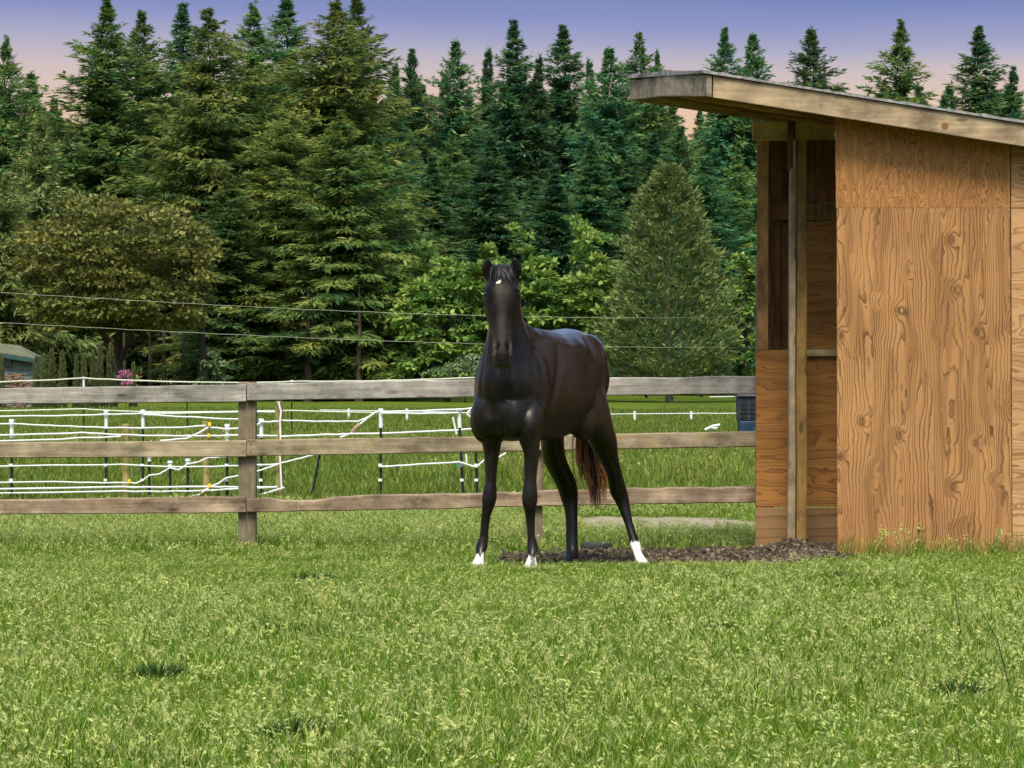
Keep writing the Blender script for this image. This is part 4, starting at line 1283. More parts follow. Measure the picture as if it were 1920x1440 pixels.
def scatter(name, pts, rotz, scl, idx, protos, label, cat, tilt=.12, seed=1):
    """one stuff object: geometry nodes put tufts on its points"""
    g = np.random.default_rng(seed)
    col = bpy.data.collections.new(name + '_kinds')
    for i, me in enumerate(protos):
        col.objects.link(bpy.data.objects.new('%s_kind_%02d' % (name, i), me))
    me = bpy.data.meshes.new(name)
    n = len(pts)
    me.vertices.add(n); me.vertices.foreach_set('co', np.asarray(pts, np.float32).ravel())
    a = me.attributes.new('rot', 'FLOAT_VECTOR', 'POINT')
    rv = np.stack([g.normal(size=n) * tilt, g.normal(size=n) * tilt, rotz], 1).astype(np.float32)
    a.data.foreach_set('vector', rv.ravel())
    a = me.attributes.new('scl', 'FLOAT', 'POINT'); a.data.foreach_set('value', np.asarray(scl, np.float32))
    a = me.attributes.new('idx', 'INT', 'POINT'); a.data.foreach_set('value', np.asarray(idx, np.int32))
    o = bpy.data.objects.new(name, me); link(o)
    ng = bpy.data.node_groups.new(name + '_nodes', 'GeometryNodeTree')
    ng.interface.new_socket('Geometry', in_out='INPUT', socket_type='NodeSocketGeometry')
    ng.interface.new_socket('Geometry', in_out='OUTPUT', socket_type='NodeSocketGeometry')
    N = ng.nodes; L = ng.links
    gi = N.new('NodeGroupInput'); go = N.new('NodeGroupOutput')
    ip = N.new('GeometryNodeInstanceOnPoints'); ci = N.new('GeometryNodeCollectionInfo')
    ci.inputs['Collection'].default_value = col
    ci.inputs['Separate Children'].default_value = True
    ci.inputs['Reset Children'].default_value = True
    ip.inputs['Pick Instance'].default_value = True
    def na(nm, dt):
        x_ = N.new('GeometryNodeInputNamedAttribute'); x_.data_type = dt; x_.inputs['Name'].default_value = nm; return x_.outputs['Attribute']
    L.new(gi.outputs[0], ip.inputs['Points']); L.new(ci.outputs[0], ip.inputs['Instance'])
    L.new(na('idx', 'INT'), ip.inputs['Instance Index'])
    er = N.new('FunctionNodeEulerToRotation'); L.new(na('rot', 'FLOAT_VECTOR'), er.inputs[0]); L.new(er.outputs[0], ip.inputs['Rotation'])
    L.new(na('scl', 'FLOAT'), ip.inputs['Scale'])
    L.new(ip.outputs[0], go.inputs[0])
    md = o.modifiers.new('scatter', 'NODES'); md.node_group = ng
    return tag(o, label, cat, None, 'stuff')

def spread_pts(n, y0, y1, margin, g, power=1.0):
    y = y0 + (y1 - y0) * g.random(n * 3) ** power
    hw = .1575 * y + margin
    mx = .1575 * y1 + margin
    x = g.uniform(-mx, mx, n * 3)
    k_ = np.abs(x) < hw
    return x[k_], y[k_]

T1 = [tuft(700 + i, 34, .11, .045, .105, .0034, .9, .12, seedheads=(3 if i in (2, 5) else 0)) for i in range(6)] + [tuft(710 + i, 26, .10, .08, .16, .0042, .7, .2, seedheads=5 * (i == 1)) for i in range(2)]
T1 += [tuft(720, 26, .10, .03, .065, .0036, 1.3, .5)]     # pale dry thatch / clover heads
g = np.random.default_rng(5)
x, y = spread_pts(38000, 8.2, 32, 3.2, g, .95)
bm_ = bare_mask(x, y); dm_ = dirt_mask(x, y)
insh = (x > 2.2) & (y > 23.62) & (y < 24.8)
keep = (g.random(len(x)) > bm_ * .93) & (g.random(len(x)) > dm_ * .98) & ~insh
x, y = x[keep], y[keep]
cl = h_noise(x * .9, y * .6, 31); cl2 = h_noise(x * 3.3, y * 2.4, 32)
pk = g.random(len(x))
idx = np.where(pk < .10 * cl2 * 1.4, 8, np.where((cl > .62) & (pk > .75), 6 + (pk > .88), g.integers(0, 6, len(x))))
behind = y > 25.2
idx = np.where(behind & (g.random(len(x)) < .45), 6 + g.integers(0, 2, len(x)), idx)
sc = (.46 + .5 * cl * cl2 + .22 * g.random(len(x))) * np.where(behind, 1.25, 1.0)
near_shed = (x > 1.6) & (y > 22.6) & (y < 23.7)
sc = np.where((y > 20.8) & (y < 24.6), sc * .66, np.where(behind & (y < 31), sc * .72, sc)) * (1 - .35 * bare_mask(x, y))
z = ground_h(x, y)
scatter('grass', np.stack([x, y, z], 1), g.uniform(0, 6.283, len(x)), sc, idx, T1, 'short green paddock grass with pale dry blades', 'grass')
# meadow behind the fence
T2 = [tuft(800 + i, 80, .55, .09, .20, .013, .7, .14, 'grass_far') for i in range(4)] + [tuft(810, 60, .5, .2, .36, .012, .55, .35, 'grass_far', 8)]
g = np.random.default_rng(6)
x, y = spread_pts(8000, 31, 112, 6, g, 1.0)
keep = (g.random(len(x)) > dirt_mask(x, y) * .95)
x, y = x[keep], y[keep]
cl = h_noise(x * .25, y * .12, 41)
idx = np.where((cl > .55) & (g.random(len(x)) < .4) & (y < 60), 4, g.integers(0, 4, len(x)))
sc = (.48 + .56 * cl + .16 * g.random(len(x))) * (1 + (y - 31) / 160)
scatter('meadow_grass', np.stack([x, y, ground_h(x, y)], 1), g.uniform(0, 6.283, len(x)), sc, idx, T2, 'longer meadow grass in the field behind the fence', 'grass', .05, 2)
# tall grass along the fence foot and shelter wall
g = np.random.default_rng(8)
T3 = [tuft(830 + i, 12, .06, .10, .24, .0038, .6, .25, 'grass', 3 * (i == 0)) for i in range(3)]
x = np.concatenate([g.uniform(2.3, 5.2, 150), g.uniform(-5, 1.3, 190)]); y = np.concatenate([23.50 - np.abs(g.normal(size=150)) * .06, 25.0 + g.normal(size=190) * .22])
scatter('edge_grass', np.stack([x, y, ground_h(x, y)], 1), g.uniform(0, 6.283, len(x)), g.uniform(.5, 1.1, len(x)), g.integers(0, 3, len(x)), T3, 'taller uncut grass along the shelter wall and the fence foot', 'grass', .05, 3)

# wood chips and bark
g = np.random.default_rng(9)
def chip(seed):
    h_ = np.random.default_rng(seed)
    l_, w_, t_ = h_.uniform(.015, .035), h_.uniform(.006, .014), h_.uniform(.003, .007)
    mb = MB(); j = lambda s: h_.normal() * .003
    mb.hexa([(-l_ + j(1), -w_ + j(1), -t_), (l_ + j(1), -w_ + j(1), -t_), (l_ + j(1), w_ + j(1), -t_), (-l_ + j(1), w_, -t_), (-l_, -w_ + j(1), t_), (l_, -w_, t_ + j(1)), (l_, w_ + j(1), t_), (-l_ + j(1), w_, t_)])
    tn = h_.choice([.1, .2, .35, .45, .6, .95], p=[.2, .2, .2, .15, .1, .15])
    return npmesh('bark_chip', mb.v, mb.f, mat=M['chips'], tint=np.full(6, tn))
x = g.uniform(-.7, 2.5, 42000); y = g.uniform(21.9, 24.75, 42000)
k_ = g.random(42000) < bare_mask(x, y) * .9
x, y = x[k_], y[k_]
scatter('bark_mulch', np.stack([x, y, ground_h(x, y) + .004 + .02 * g.random(len(x)) * h_noise(x * 6, y * 6, 51)], 1), g.uniform(0, 6.283, len(x)), g.uniform(.6, 1.5, len(x)), g.integers(0, 14, len(x)), [chip(900 + i) for i in range(14)], 'dark bark mulch and wood chips beside the shelter', 'mulch', .45, 4)

# dark broad leaved weeds that stand out of the lawn
def weed_mesh(seed, wide, h_):
    g = np.random.default_rng(seed); n = 260
    a = g.uniform(0, 6.283, n); r_ = wide * np.sqrt(g.random(n))
    P = np.stack([r_ * np.cos(a), r_ * np.sin(a) * .7, h_ * .35 * g.random(n) * (1 - (r_ / wide) ** 2 * .6)], 1)
    D = np.stack([np.cos(a), np.sin(a), g.uniform(.8, 2.2, n)], 1) + g.normal(size=(n, 3)) * .4
    ln_ = g.uniform(.03, .085, n)
    v, q = kites(P, D, g.normal(size=(n, 3)), ln_, ln_ * g.uniform(.08, .2, n))
    return npmesh('weed_leaves', v, q, mat=M['weed'], tint=np.clip(g.normal(size=n) * .22 + .4, 0, 1))
for i, (px, py, w_, h_, lab) in enumerate((
    (528, 1190, .13, .10, 'dark green weed clump in the lawn below the fence post on the left'),
    (300, 1268, .10, .09, 'dark green weed clump farthest left in the lawn'),
    (545, 1392, .12, .10, 'dark green weed clump at the bottom edge left of centre'),
    (1345, 1196, .075, .07, 'dark weed clump in the lawn in front of the shelter'),
    (1368, 1098, .05, .04, 'small dark weed tuft in the lawn just in front of the mulch'),
    (1580, 1102, .08, .04, 'flat dark weed in the lawn close to the shelter corner'),
    (1800, 1302, .09, .08, 'dark weed clump in the lawn at lower right'),
    (590, 1088, .12, .05, 'flat dark weed patch in the lawn left of the horse'))):
    Y = CAMZ * FPX / (py - 700)
    o = bpy.data.objects.new('weed_clump', weed_mesh(950 + i, w_, h_)); link(o)
    o.location = ((px - 960) / FPX * Y, Y, float(ground_h(np.array([(px - 960) / FPX * Y]), np.array([Y]))[0]))
    tag(o, lab, 'weed', 'dark weeds in the lawn')
# long dark grass stalks
for i, (pts, lab) in enumerate((
    ([(1893, 1290), (1870, 1200), (1838, 1142)], 'long bent dark grass stalk near the right edge'),
    ([(1803, 1195), (1793, 1130), (1790, 1097)], 'upright dark grass stalk below the shelter wall at right'),
    ([(1420, 1290), (1415, 1225)], 'short dark stalk, left one of a pair in the lawn below the shelter'),
    ([(1446, 1292), (1440, 1230)], 'short dark stalk, right one of a pair in the lawn below the shelter'),
    ([(1800, 1440), (1795, 1390)], 'dark stalk rising from the bottom edge at right'),
    ([(1062, 1355), (1056, 1300)], 'thin dark stalk in the lawn below the horse'),
    ([(1015, 1320), (990, 1262)], 'slanting dark stalk in the lawn below the front hooves'),
    ([(545, 1130), (540, 1097)], 'thin dark stalk in the lawn right of the fence post'))):
    Y = CAMZ * FPX / (pts[0][1] - 692)
    P = [W(a_, b_, Y - .03 * j_) for j_, (a_, b_) in enumerate(pts)]
    mb = MB(); mb.tube(P, [.0024] * (len(P) - 1) + [.0014], 5)
    o = mb.build('grass_stalk', M['stalk'])
    tag(o, lab, 'grass stalk', 'dark stalks in the lawn')
# ------------------------------------------------------------------ horse
PHI = R(28)
HA = np.array([math.sin(PHI), math.cos(PHI), 0])          # towards the tail
HL = np.array([math.cos(PHI), -math.sin(PHI), 0])         # towards the horse's left side
HO = np.array([-.053, 22.0, 0])
def HP(s, t, z): return HO + HA * s + HL * t + np.array([0, 0, z])
horse = empty('horse', (.30, 22.5, -.02), 'black horse with a white star and three white feet looking at the camera', 'horse')

def catmull(arr, k_):
    arr = np.asarray(arr, float); n = len(arr); out = []
    for i in range(n - 1):
        p0 = arr[max(i - 1, 0)]; p1 = arr[i]; p2 = arr[i + 1]; p3 = arr[min(i + 2, n - 1)]
        for j in range(k_):
            t = j / k_
            out.append(.5 * ((2 * p1) + (-p0 + p2) * t + (2 * p0 - 5 * p1 + 4 * p2 - p3) * t * t + (-p0 + 3 * p1 - 3 * p2 + p3) * t ** 3))
    out.append(arr[-1]); return np.array(out)

HV, HF = [], []
def loft(rings, n=24, k_=4, power=2.0):
    """rings: (centre, u half axis, v half axis) ; closed tube with capped ends"""
    A = np.array([[*c, *u, *v] for c, u, v in rings], float)
    A = catmull(A, k_)
    b0 = len(HV)
    for r_ in A:
        c, u, v = r_[:3], r_[3:6], r_[6:]
        for j in range(n):
            a = 2 * math.pi * j / n
            ca, sa = math.cos(a), math.sin(a)
            ca = math.copysign(abs(ca) ** (2 / power), ca); sa = math.copysign(abs(sa) ** (2 / power), sa)
            HV.append(tuple(c + u * ca + v * sa))
    m_ = len(A)
    for i in range(m_ - 1):
        for j in range(n):
            HF.append((b0 + i * n + j, b0 + i * n + (j + 1) % n, b0 + (i + 1) * n + (j + 1) % n, b0 + (i + 1) * n + j))
    c0 = len(HV); HV.append(tuple(A[0][:3])); c1 = len(HV); HV.append(tuple(A[-1][:3]))
    for j in range(n):
        HF.append((c0, b0 + (j + 1) % n, b0 + j)); HF.append((c1, b0 + (m_ - 1) * n + j, b0 + (m_ - 1) * n + (j + 1) % n))

def ball(c, ax, rot=None, n=18):
    """ellipsoid; ax: three half axis vectors"""
    c = np.asarray(c, float); b0 = len(HV); m_ = 12
    a, b, d = [np.asarray(q, float) for q in ax]
    HV.append(tuple(c + d))
    for i in range(1, m_):
        th = math.pi * i / m_
        for j in range(n):
            ph = 2 * math.pi * j / n
            HV.append(tuple(c + a * math.sin(th) * math.cos(ph) + b * math.sin(th) * math.sin(ph) + d * math.cos(th)))
    HV.append(tuple(c - d)); e = len(HV) - 1
    for j in range(n):
        HF.append((b0, b0 + 1 + j, b0 + 1 + (j + 1) % n))
        HF.append((e, b0 + 1 + (m_ - 2) * n + (j + 1) % n, b0 + 1 + (m_ - 2) * n + j))
    for i in range(m_ - 2):
        for j in range(n):
            HF.append((b0 + 1 + i * n + j, b0 + 1 + (i + 1) * n + j, b0 + 1 + (i + 1) * n + (j + 1) % n, b0 + 1 + i * n + (j + 1) % n))

Zv = np.array([0, 0, 1.0])
# trunk: s, z bottom, z top, half width
tr = [(-.165, .96, 1.10, .08), (-.12, .89, 1.17, .155), (-.03, .845, 1.30, .212), (.10, .83, 1.46, .235), (.24, .835, 1.545, .240),
      (.36, .83, 1.585, .250), (.50, .825, 1.575, .272), (.66, .835, 1.570, .282), (.80, .86, 1.580, .272), (.93, .90, 1.583, .262),
      (1.05, .95, 1.555, .245), (1.15, 1.0, 1.49, .205), (1.22, 1.05, 1.40, .14), (1.26, 1.12, 1.32, .07)]
loft([(HP(s, 0, (a + b) / 2), HL * w, Zv * (b - a) / 2) for s, a, b, w in tr], 32, 4, 2.15)
# neck: photo centre x, photo y, depth, half width px, half depth m
nk = [(944, 508, 21.86, 24, .085), (944, 535, 21.90, 29, .115), (945, 570, 21.95, 31, .145), (949, 605, 21.99, 34, .175), (954, 640, 22.03, 43, .215), (957, 680, 22.07, 55, .265),
      (958, 720, 22.09, 64, .300), (957, 760, 22.115, 64, .285), (957, 792, 22.14, 57, .245), (957, 822, 22.19, 42, .13)]
ux = np.array([math.cos(R(12)), -math.sin(R(12)), 0]); uy = np.array([math.sin(R(12)), math.cos(R(12)), 0])
loft([(W(px, py, Y), ux * (hw / FPX * Y), uy * d) for px, py, Y, hw, d in nk], 28, 4, 2.0)
# neck to withers bridge along the crest
loft([(W(947, 560, 22.02), HL * .055, Zv * .10), (HP(.12, .02, 1.56), HL * .085, Zv * .14), (HP(.24, .01, 1.50), HL * .13, Zv * .11), (HP(.36, 0, 1.47), HL * .14, Zv * .11)], 20, 5)
# pectorals, shoulders, stifle and croup muscles
ball(HP(-.075, .10, 1.0), (HL * .095, HA * .085, Zv * .15))
ball(HP(-.075, -.10, 1.0), (HL * .095, HA * .085, Zv * .15))
for t_ in (1, -1):
    ball(HP(.12, .165 * t_, 1.16), (HL * .095, HA * .15, Zv * .27))
    ball(HP(.05, .175 * t_, .98), (HL * .085, HA * .12, Zv * .16))
    ball(HP(.93, .15 * t_, 1.33), (HL * .115, HA * .20, Zv * .22))
    ball(HP(.84, .16 * t_, .97), (HL * .10, HA * .13, Zv * .15))

def leg(prof):
    """prof: photo y, left x, right x, depth, half depth (m)"""
    rings = []
    for py, a, b, Y, d in prof:
        rings.append((W((a + b) / 2, py, Y), np.array([(b - a) / 2 / FPX * Y, 0, 0]), np.array([0, d, 0])))
    loft(rings, 20, 4, 2.0)
leg([(735, 908, 940, 22.22, .06), (760, 899, 948, 22.17, .115), (782, 899, 948, 22.15, .13), (806, 901, 946, 22.14, .125), (827, 903, 942, 22.13, .11), (849, 906.5, 937, 22.12, .088), (875, 908.5, 933, 22.11, .070), (900, 909.5, 931, 22.10, .058), (920, 905.5, 931.5, 22.09, .054), (935, 903, 931.5, 22.09, .056),
     (948, 903.5, 928, 22.09, .050), (964, 902.5, 921.5, 22.10, .038), (985, 900.5, 917.5, 22.11, .034), (1004, 899, 916, 22.12, .036), (1018, 894, 915, 22.12, .043), (1028, 891, 914, 22.11, .045), (1038, 892, 909.5, 22.08, .036), (1046, 889.5, 907.5, 22.05, .036), (1053, 886, 908, 22.03, .046), (1062, 880.5, 909, 22.01, .058), (1069, 878.5, 910.5, 22.01, .062)])
leg([(725, 982, 1012, 22.10, .06), (755, 965, 1024, 22.02, .12), (780, 966, 1021, 21.97, .135), (806, 970, 1015, 21.95, .125), (827, 973, 1012.5, 21.95, .11), (849, 981, 1011.5, 21.94, .088), (875, 982.5, 1008.5, 21.93, .070), (900, 982.5, 1006, 21.92, .058), (920, 979.5, 1007.5, 21.91, .054), (935, 978, 1008.5, 21.91, .056),
     (948, 980, 1006.5, 21.91, .050), (964, 984.5, 1004, 21.92, .038), (985, 987, 1003.5, 21.93, .034), (1004, 988.5, 1003.5, 21.94, .036), (1020, 988.5, 1008, 21.94, .043), (1031, 987.5, 1010.5, 21.93, .045), (1041, 989.5, 1006.5, 21.90, .036), (1048, 987.5, 1006, 21.87, .036), (1055, 985, 1007, 21.85, .046), (1062, 981.5, 1008.5, 21.83, .058), (1069, 980, 1010, 21.83, .062)])
# hind leg on the right of the photo
leg([(700, 1052, 1126, 22.80, .22), (745, 1064, 1139, 22.82, .235), (785, 1076, 1149, 22.84, .215), (812, 1091, 1154.5, 22.86, .180), (836, 1107, 1158, 22.90, .150), (860, 1121, 1160.5, 22.95, .120), (884, 1135, 1166, 23.02, .092), (904, 1140, 1171.5, 23.08, .085), (925, 1144, 1177.5, 23.12, .082), (945, 1155, 1181, 23.12, .062),
     (965, 1164, 1184, 23.10, .048), (985, 1172, 1188.5, 23.08, .040), (1003, 1177, 1194.5, 23.06, .040), (1014, 1179, 1199.5, 23.05, .044), (1024, 1181.5, 1202, 23.03, .044), (1034, 1186, 1203.5, 23.0, .038), (1043, 1189, 1208, 22.97, .038), (1052, 1192, 1215, 22.95, .048), (1060, 1195, 1221.5, 22.93, .058), (1067, 1196, 1224, 22.93, .060)])
# hind leg left of it
leg([(715, 1002, 1056, 22.95, .20), (760, 1008, 1058, 22.96, .21), (800, 1012.5, 1059, 22.97, .19), (825, 1013.5, 1057.5, 22.98, .165), (849, 1015, 1059.5, 23.02, .135), (867, 1019, 1064.5, 23.07, .112), (884, 1028, 1072, 23.12, .095), (900, 1037, 1079.5, 23.16, .088), (917, 1045, 1083.5, 23.20, .084), (938, 1052, 1084, 23.21, .066),
     (958, 1058.5, 1083.5, 23.19, .050), (980, 1060.5, 1083.5, 23.17, .042), (1005, 1061, 1083.5, 23.15, .040), (1025, 1061, 1084.5, 23.13, .044), (1038, 1060, 1085.5, 23.10, .046), (1047, 1057.5, 1085, 23.06, .042), (1055, 1053.5, 1082, 23.03, .050), (1063, 1050, 1079, 23.01, .058), (1070, 1049, 1079, 23.01, .060)])

# head
e1 = np.array([.004, -.43, -.903]); e1 /= np.linalg.norm(e1)
e2 = np.array([1.0, .03, -.012]); e2 -= e1 * (e2 @ e1); e2 /= np.linalg.norm(e2)
e3 = np.cross(e2, e1); e3 = e3 if e3[1] < 0 else -e3
P0 = W(941.5, 507, 21.74)
def HH(d, w, o): return P0 + e1 * d + e2 * w + e3 * o
hd = [(-.035, .045, .05, -.02), (.0, .072, .08, -.02), (.05, .088, .105, -.025), (.11, .104, .122, -.030), (.165, .119, .132, -.036), (.21, .121, .140, -.042), (.26, .108, .143, -.050), (.32, .095, .132, -.050), (.38, .082, .108, -.036),
      (.44, .070, .086, -.020), (.50, .063, .073, -.010), (.555, .064, .067, -.006), (.60, .066, .062, -.006), (.640, .063, .056, -.008), (.672, .056, .046, -.012), (.688, .036, .030, -.016)]
loft([(HH(d, 0, o), e2 * w, e3 * h) for d, w, h, o in hd], 28, 4, 2.7)
ball(HH(.640, 0, -.052), (e2 * .044, e1 * .044, e3 * .028))                # lower lip and chin
for t_ in (1, -1):
    ball(HH(.150, .088 * t_, .018), (e2 * .028, e1 * .045, e3 * .030))     # brow
    ball(HH(.245, .070 * t_, -.085), (e2 * .040, e1 * .10, e3 * .085))     # cheek
    ball(HH(.330, .074 * t_, .005), (e2 * .016, e1 * .10, e3 * .020))      # facial crest
    ball(HH(.580, .044 * t_, .028), (e2 * .023, e1 * .040, e3 * .026))     # nostril flesh
ball(HH(.40, 0, .030), (e2 * .034, e1 * .20, e3 * .035))                   # nasal bone
# throat: cheeks into the neck
loft([(HH(.16, 0, -.08), e2 * .075, e1 * .11), (W(945, 590, 21.86), e2 * .085, e1 * .13), (W(947, 600, 21.98), e2 * .09, e1 * .13)], 18, 4)
# ears: pointed leaves, open side to the camera
for (bx, by, tx, ty, bend) in ((921, 528, 915, 482.5, -1), (962, 526, 965, 481, 1)):
    B = W(bx, by, 21.74); T_ = W(tx, ty, 21.70)
    for_ = []
    for f, w_, d in ((-.12, .026, .020), (.08, .034, .026), (.28, .043, .024), (.5, .044, .020), (.72, .035, .016), (.88, .021, .012), (1.0, .006, .006)):
        c_ = B + (T_ - B) * f + np.array([bend * .012 * math.sin(f * 3.1), 0, 0])
        for_.append((c_, np.array([w_, .006, 0]), np.array([0, d, 0])))
    loft(for_, 16, 4)

src = bpy.data.meshes.new('horse_raw')
src.from_pydata(HV, [], HF); src.update()
tmp = bpy.data.objects.new('horse_raw', src); C.objects.link(tmp)
md = tmp.modifiers.new('r', 'REMESH'); md.mode = 'VOXEL'; md.voxel_size = .0085; md.use_smooth_shade = True
sm = tmp.modifiers.new('s', 'SMOOTH'); sm.factor = .5; sm.iterations = 9
dg = bpy.context.evaluated_depsgraph_get()
hme = bpy.data.meshes.new_from_object(tmp.evaluated_get(dg))
bpy.data.objects.remove(tmp); bpy.data.meshes.remove(src)
hme.name = 'horse_body'
nvv = len(hme.vertices)
co = np.empty(nvv * 3, np.float32); hme.vertices.foreach_get('co', co); co = co.reshape(-1, 3).astype(float)
no = np.empty(nvv * 3, np.float32); hme.vertices.foreach_get('normal', no); no = no.reshape(-1, 3).astype(float)
def gauss(c, r_): return np.exp(-(((co - np.asarray(c)) ** 2).sum(1)) / (r_ * r_))
def in_head():
    r_ = co - P0; return r_ @ e1, r_ @ e2, r_ @ e3
hd_, hw_, ho_ = in_head()
ishead = (hd_ > -.05) & (hd_ < .72) & (np.abs(hw_) < .16) & (ho_ > -.2) & (ho_ < .2)
disp = np.zeros(nvv)
# nostrils, eye sockets, mouth line, cheek hollows
for t_ in (1, -1):
    en = np.exp(-(((hw_ - .043 * t_ - (hd_ - .585) * .25 * t_) / .013) ** 2 + ((hd_ - .582) / .026) ** 2)) * ishead * (ho_ > .015)
    disp -= .022 * en
    disp -= .008 * np.exp(-(((hd_ - .195) / .028) ** 2 + ((np.abs(hw_) - .115) / .03) ** 2 + ((ho_ - .025) / .03) ** 2)) * ishead * .5
    disp -= .010 * np.exp(-(((hd_ - .36) / .06) ** 2 + ((hw_ - .070 * t_) / .022) ** 2 + ((ho_ - .0) / .05) ** 2)) * ishead
    disp -= .012 * np.exp(-(((hd_ - .105) / .032) ** 2 + ((hw_ - .078 * t_) / .022) ** 2)) * ishead * (ho_ > .02)
    disp += .006 * np.exp(-(((hd_ - .168) / .012) ** 2 + ((hw_ - .104 * t_) / .022) ** 2)) * ishead * (ho_ > -.02)
    # muscles: shoulder groove, point of hip, ribs
    s_ = (co - HO) @ HA; tt = (co - HO) @ HL; zz = co[:, 2]
    side = (tt * t_ > .08)
    disp -= .020 * np.exp(-(((s_ - .28 - (zz - 1.15) * .35) / .045) ** 2)) * side * sstep(.9, 1.05, zz) * (1 - sstep(1.4, 1.52, zz))
    disp += .010 * np.exp(-(((s_ - .74) / .07) ** 2 + ((zz - 1.44) / .07) ** 2)) * side
    disp -= .020 * np.exp(-(((s_ - .70) / .09) ** 2 + ((zz - 1.27) / .14) ** 2)) * side
    disp -= .016 * np.exp(-(((s_ - 1.06 + (zz - 1.1) * .22) / .035) ** 2)) * side * sstep(.85, 1.0, zz) * (1 - sstep(1.35, 1.5, zz))
    for q_ in range(7):
        sr = .38 + .052 * q_
        disp += .0010 * np.exp(-(((s_ - sr - (1.2 - zz) * .10) / .016) ** 2)) * side * sstep(.9, 1.0, zz) * (1 - sstep(1.32, 1.42, zz))
mouth = np.exp(-(((hd_ - .664 + np.abs(hw_) * .24 + (ho_ + .01) * .30) / .006) ** 2)) * ishead * sstep(.060, .030, ho_) * sstep(.60, .64, hd_)
disp -= .0025 * mouth
# uneven flesh, neck cords
disp += .006 * (h_noise(s_ * 9 + 3, zz * 7 + tt * 5, 71) - .5) * (~ishead) * (zz > .8)
neckz = (zz > 1.1) & (zz < 1.75) & (~ishead) & (s_ < .25)
for q_, am in ((-.09, .012), (.10, .014)):
    disp -= am * np.exp(-(((tt - q_ - (zz - 1.3) * (.05 if q_ < 0 else -.06)) / .020) ** 2)) * neckz
disp -= .016 * np.exp(-(((s_ - .10 - (1.45 - zz) * -.10) / .03) ** 2)) * (tt > .1) * sstep(1.0, 1.15, zz) * (1 - sstep(1.42, 1.55, zz))
# breast groove between the pectorals
disp -= .016 * np.exp(-((((co - HO) @ HL) / .026) ** 2)) * sstep(.06, -.04, (co - HO) @ HA) * sstep(.84, .90, co[:, 2]) * sstep(1.22, 1.02, co[:, 2]) * (~ishead)
co += no * disp[:, None]
hme.vertices.foreach_set('co', co.astype(np.float32).ravel())
# coat markings and painted dark openings: x photo / y photo of each vertex decide nothing; masks are in the horse's own space
white = np.zeros(nvv)
jag = (h_noise(co[:, 0] * 90, co[:, 2] * 60, 61) - .5) * .034 + (h_noise(co[:, 0] * 210 + co[:, 1] * 190, co[:, 2] * 40, 64) - .5) * .016
def sock(px, py_top, Y, rad):
    c_ = W(px, py_top, Y)
    near = np.hypot(co[:, 0] - c_[0], co[:, 1] - c_[1]) < rad
    return near * sstep(.006, -.006, co[:, 2] + jag - c_[2])
white = np.maximum(white, sock(898, 1041, 22.05, .17))
white = np.maximum(white, sock(996, 1044, 21.88, .16) * (1 - .75 * (np.abs(co[:, 0] - W(997, 0, 21.87)[0] - .004 - jag * .6) < .011) * (co[:, 2] > -.005)))
white = np.maximum(white, sock(1192, 1016, 23.0, .24))
star = np.exp(-(((hd_ - .128 - (hw_ + .018) * -.35) / .012) ** 2 + ((hw_ + .020 + jag * .6) / .016) ** 2)) * ishead * (ho_ > .03)
white = np.maximum(white, sstep(.35, .6, star))
hoof = np.zeros(nvv)
c_ = W(1064, 1056, 23.03); hoof = (np.hypot(co[:, 0] - c_[0], co[:, 1] - c_[1]) < .15) * sstep(.004, -.004, co[:, 2] - c_[2])
s_ = (co - HO) @ HA; tt = (co - HO) @ HL
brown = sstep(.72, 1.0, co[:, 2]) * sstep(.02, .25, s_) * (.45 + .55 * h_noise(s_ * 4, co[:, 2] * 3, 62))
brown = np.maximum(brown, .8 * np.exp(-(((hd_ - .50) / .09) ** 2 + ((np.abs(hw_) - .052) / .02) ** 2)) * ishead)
dark = np.zeros(nvv)  # shade inside nostrils and mouth line painted into the coat colour
for t_ in (1, -1):
    dark = np.maximum(dark, np.exp(-(((hw_ - .043 * t_ - (hd_ - .585) * .25 * t_) / .017) ** 2 + ((hd_ - .582) / .030) ** 2)) * ishead * (ho_ > .005))
dark = np.maximum(dark, mouth)
for t_ in (1, -1):   # skin round the eyes; shaded hollows of the ears painted dark
    dark = np.maximum(dark, .9 * np.exp(-(((hd_ - .190) / .030) ** 2 + ((hw_ - .100 * t_) / .030) ** 2)) * ishead)
    eb = W(918.5 if t_ < 0 else 963.5, 505, 21.72)
    dark = np.maximum(dark, (no[:, 1] < -.15) * (co[:, 2] > W(0, 524, 21.72)[2]) * (np.hypot(co[:, 0] - eb[0], (co[:, 2] - eb[2]) * .55) < .033) * (co[:, 1] < 21.80))
# grey muzzle between nostrils and lip
horn = (white > .5) * sstep(.045, .03, co[:, 2] - ground_h(co[:, 0], co[:, 1])) * (co[:, 2] < .3) * .7
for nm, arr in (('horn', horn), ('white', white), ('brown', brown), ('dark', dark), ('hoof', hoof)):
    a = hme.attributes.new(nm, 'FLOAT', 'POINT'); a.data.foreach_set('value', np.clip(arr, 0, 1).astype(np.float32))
for v_ in (hme.polygons,):
    v_.foreach_set('use_smooth', np.ones(len(hme.polygons), bool))

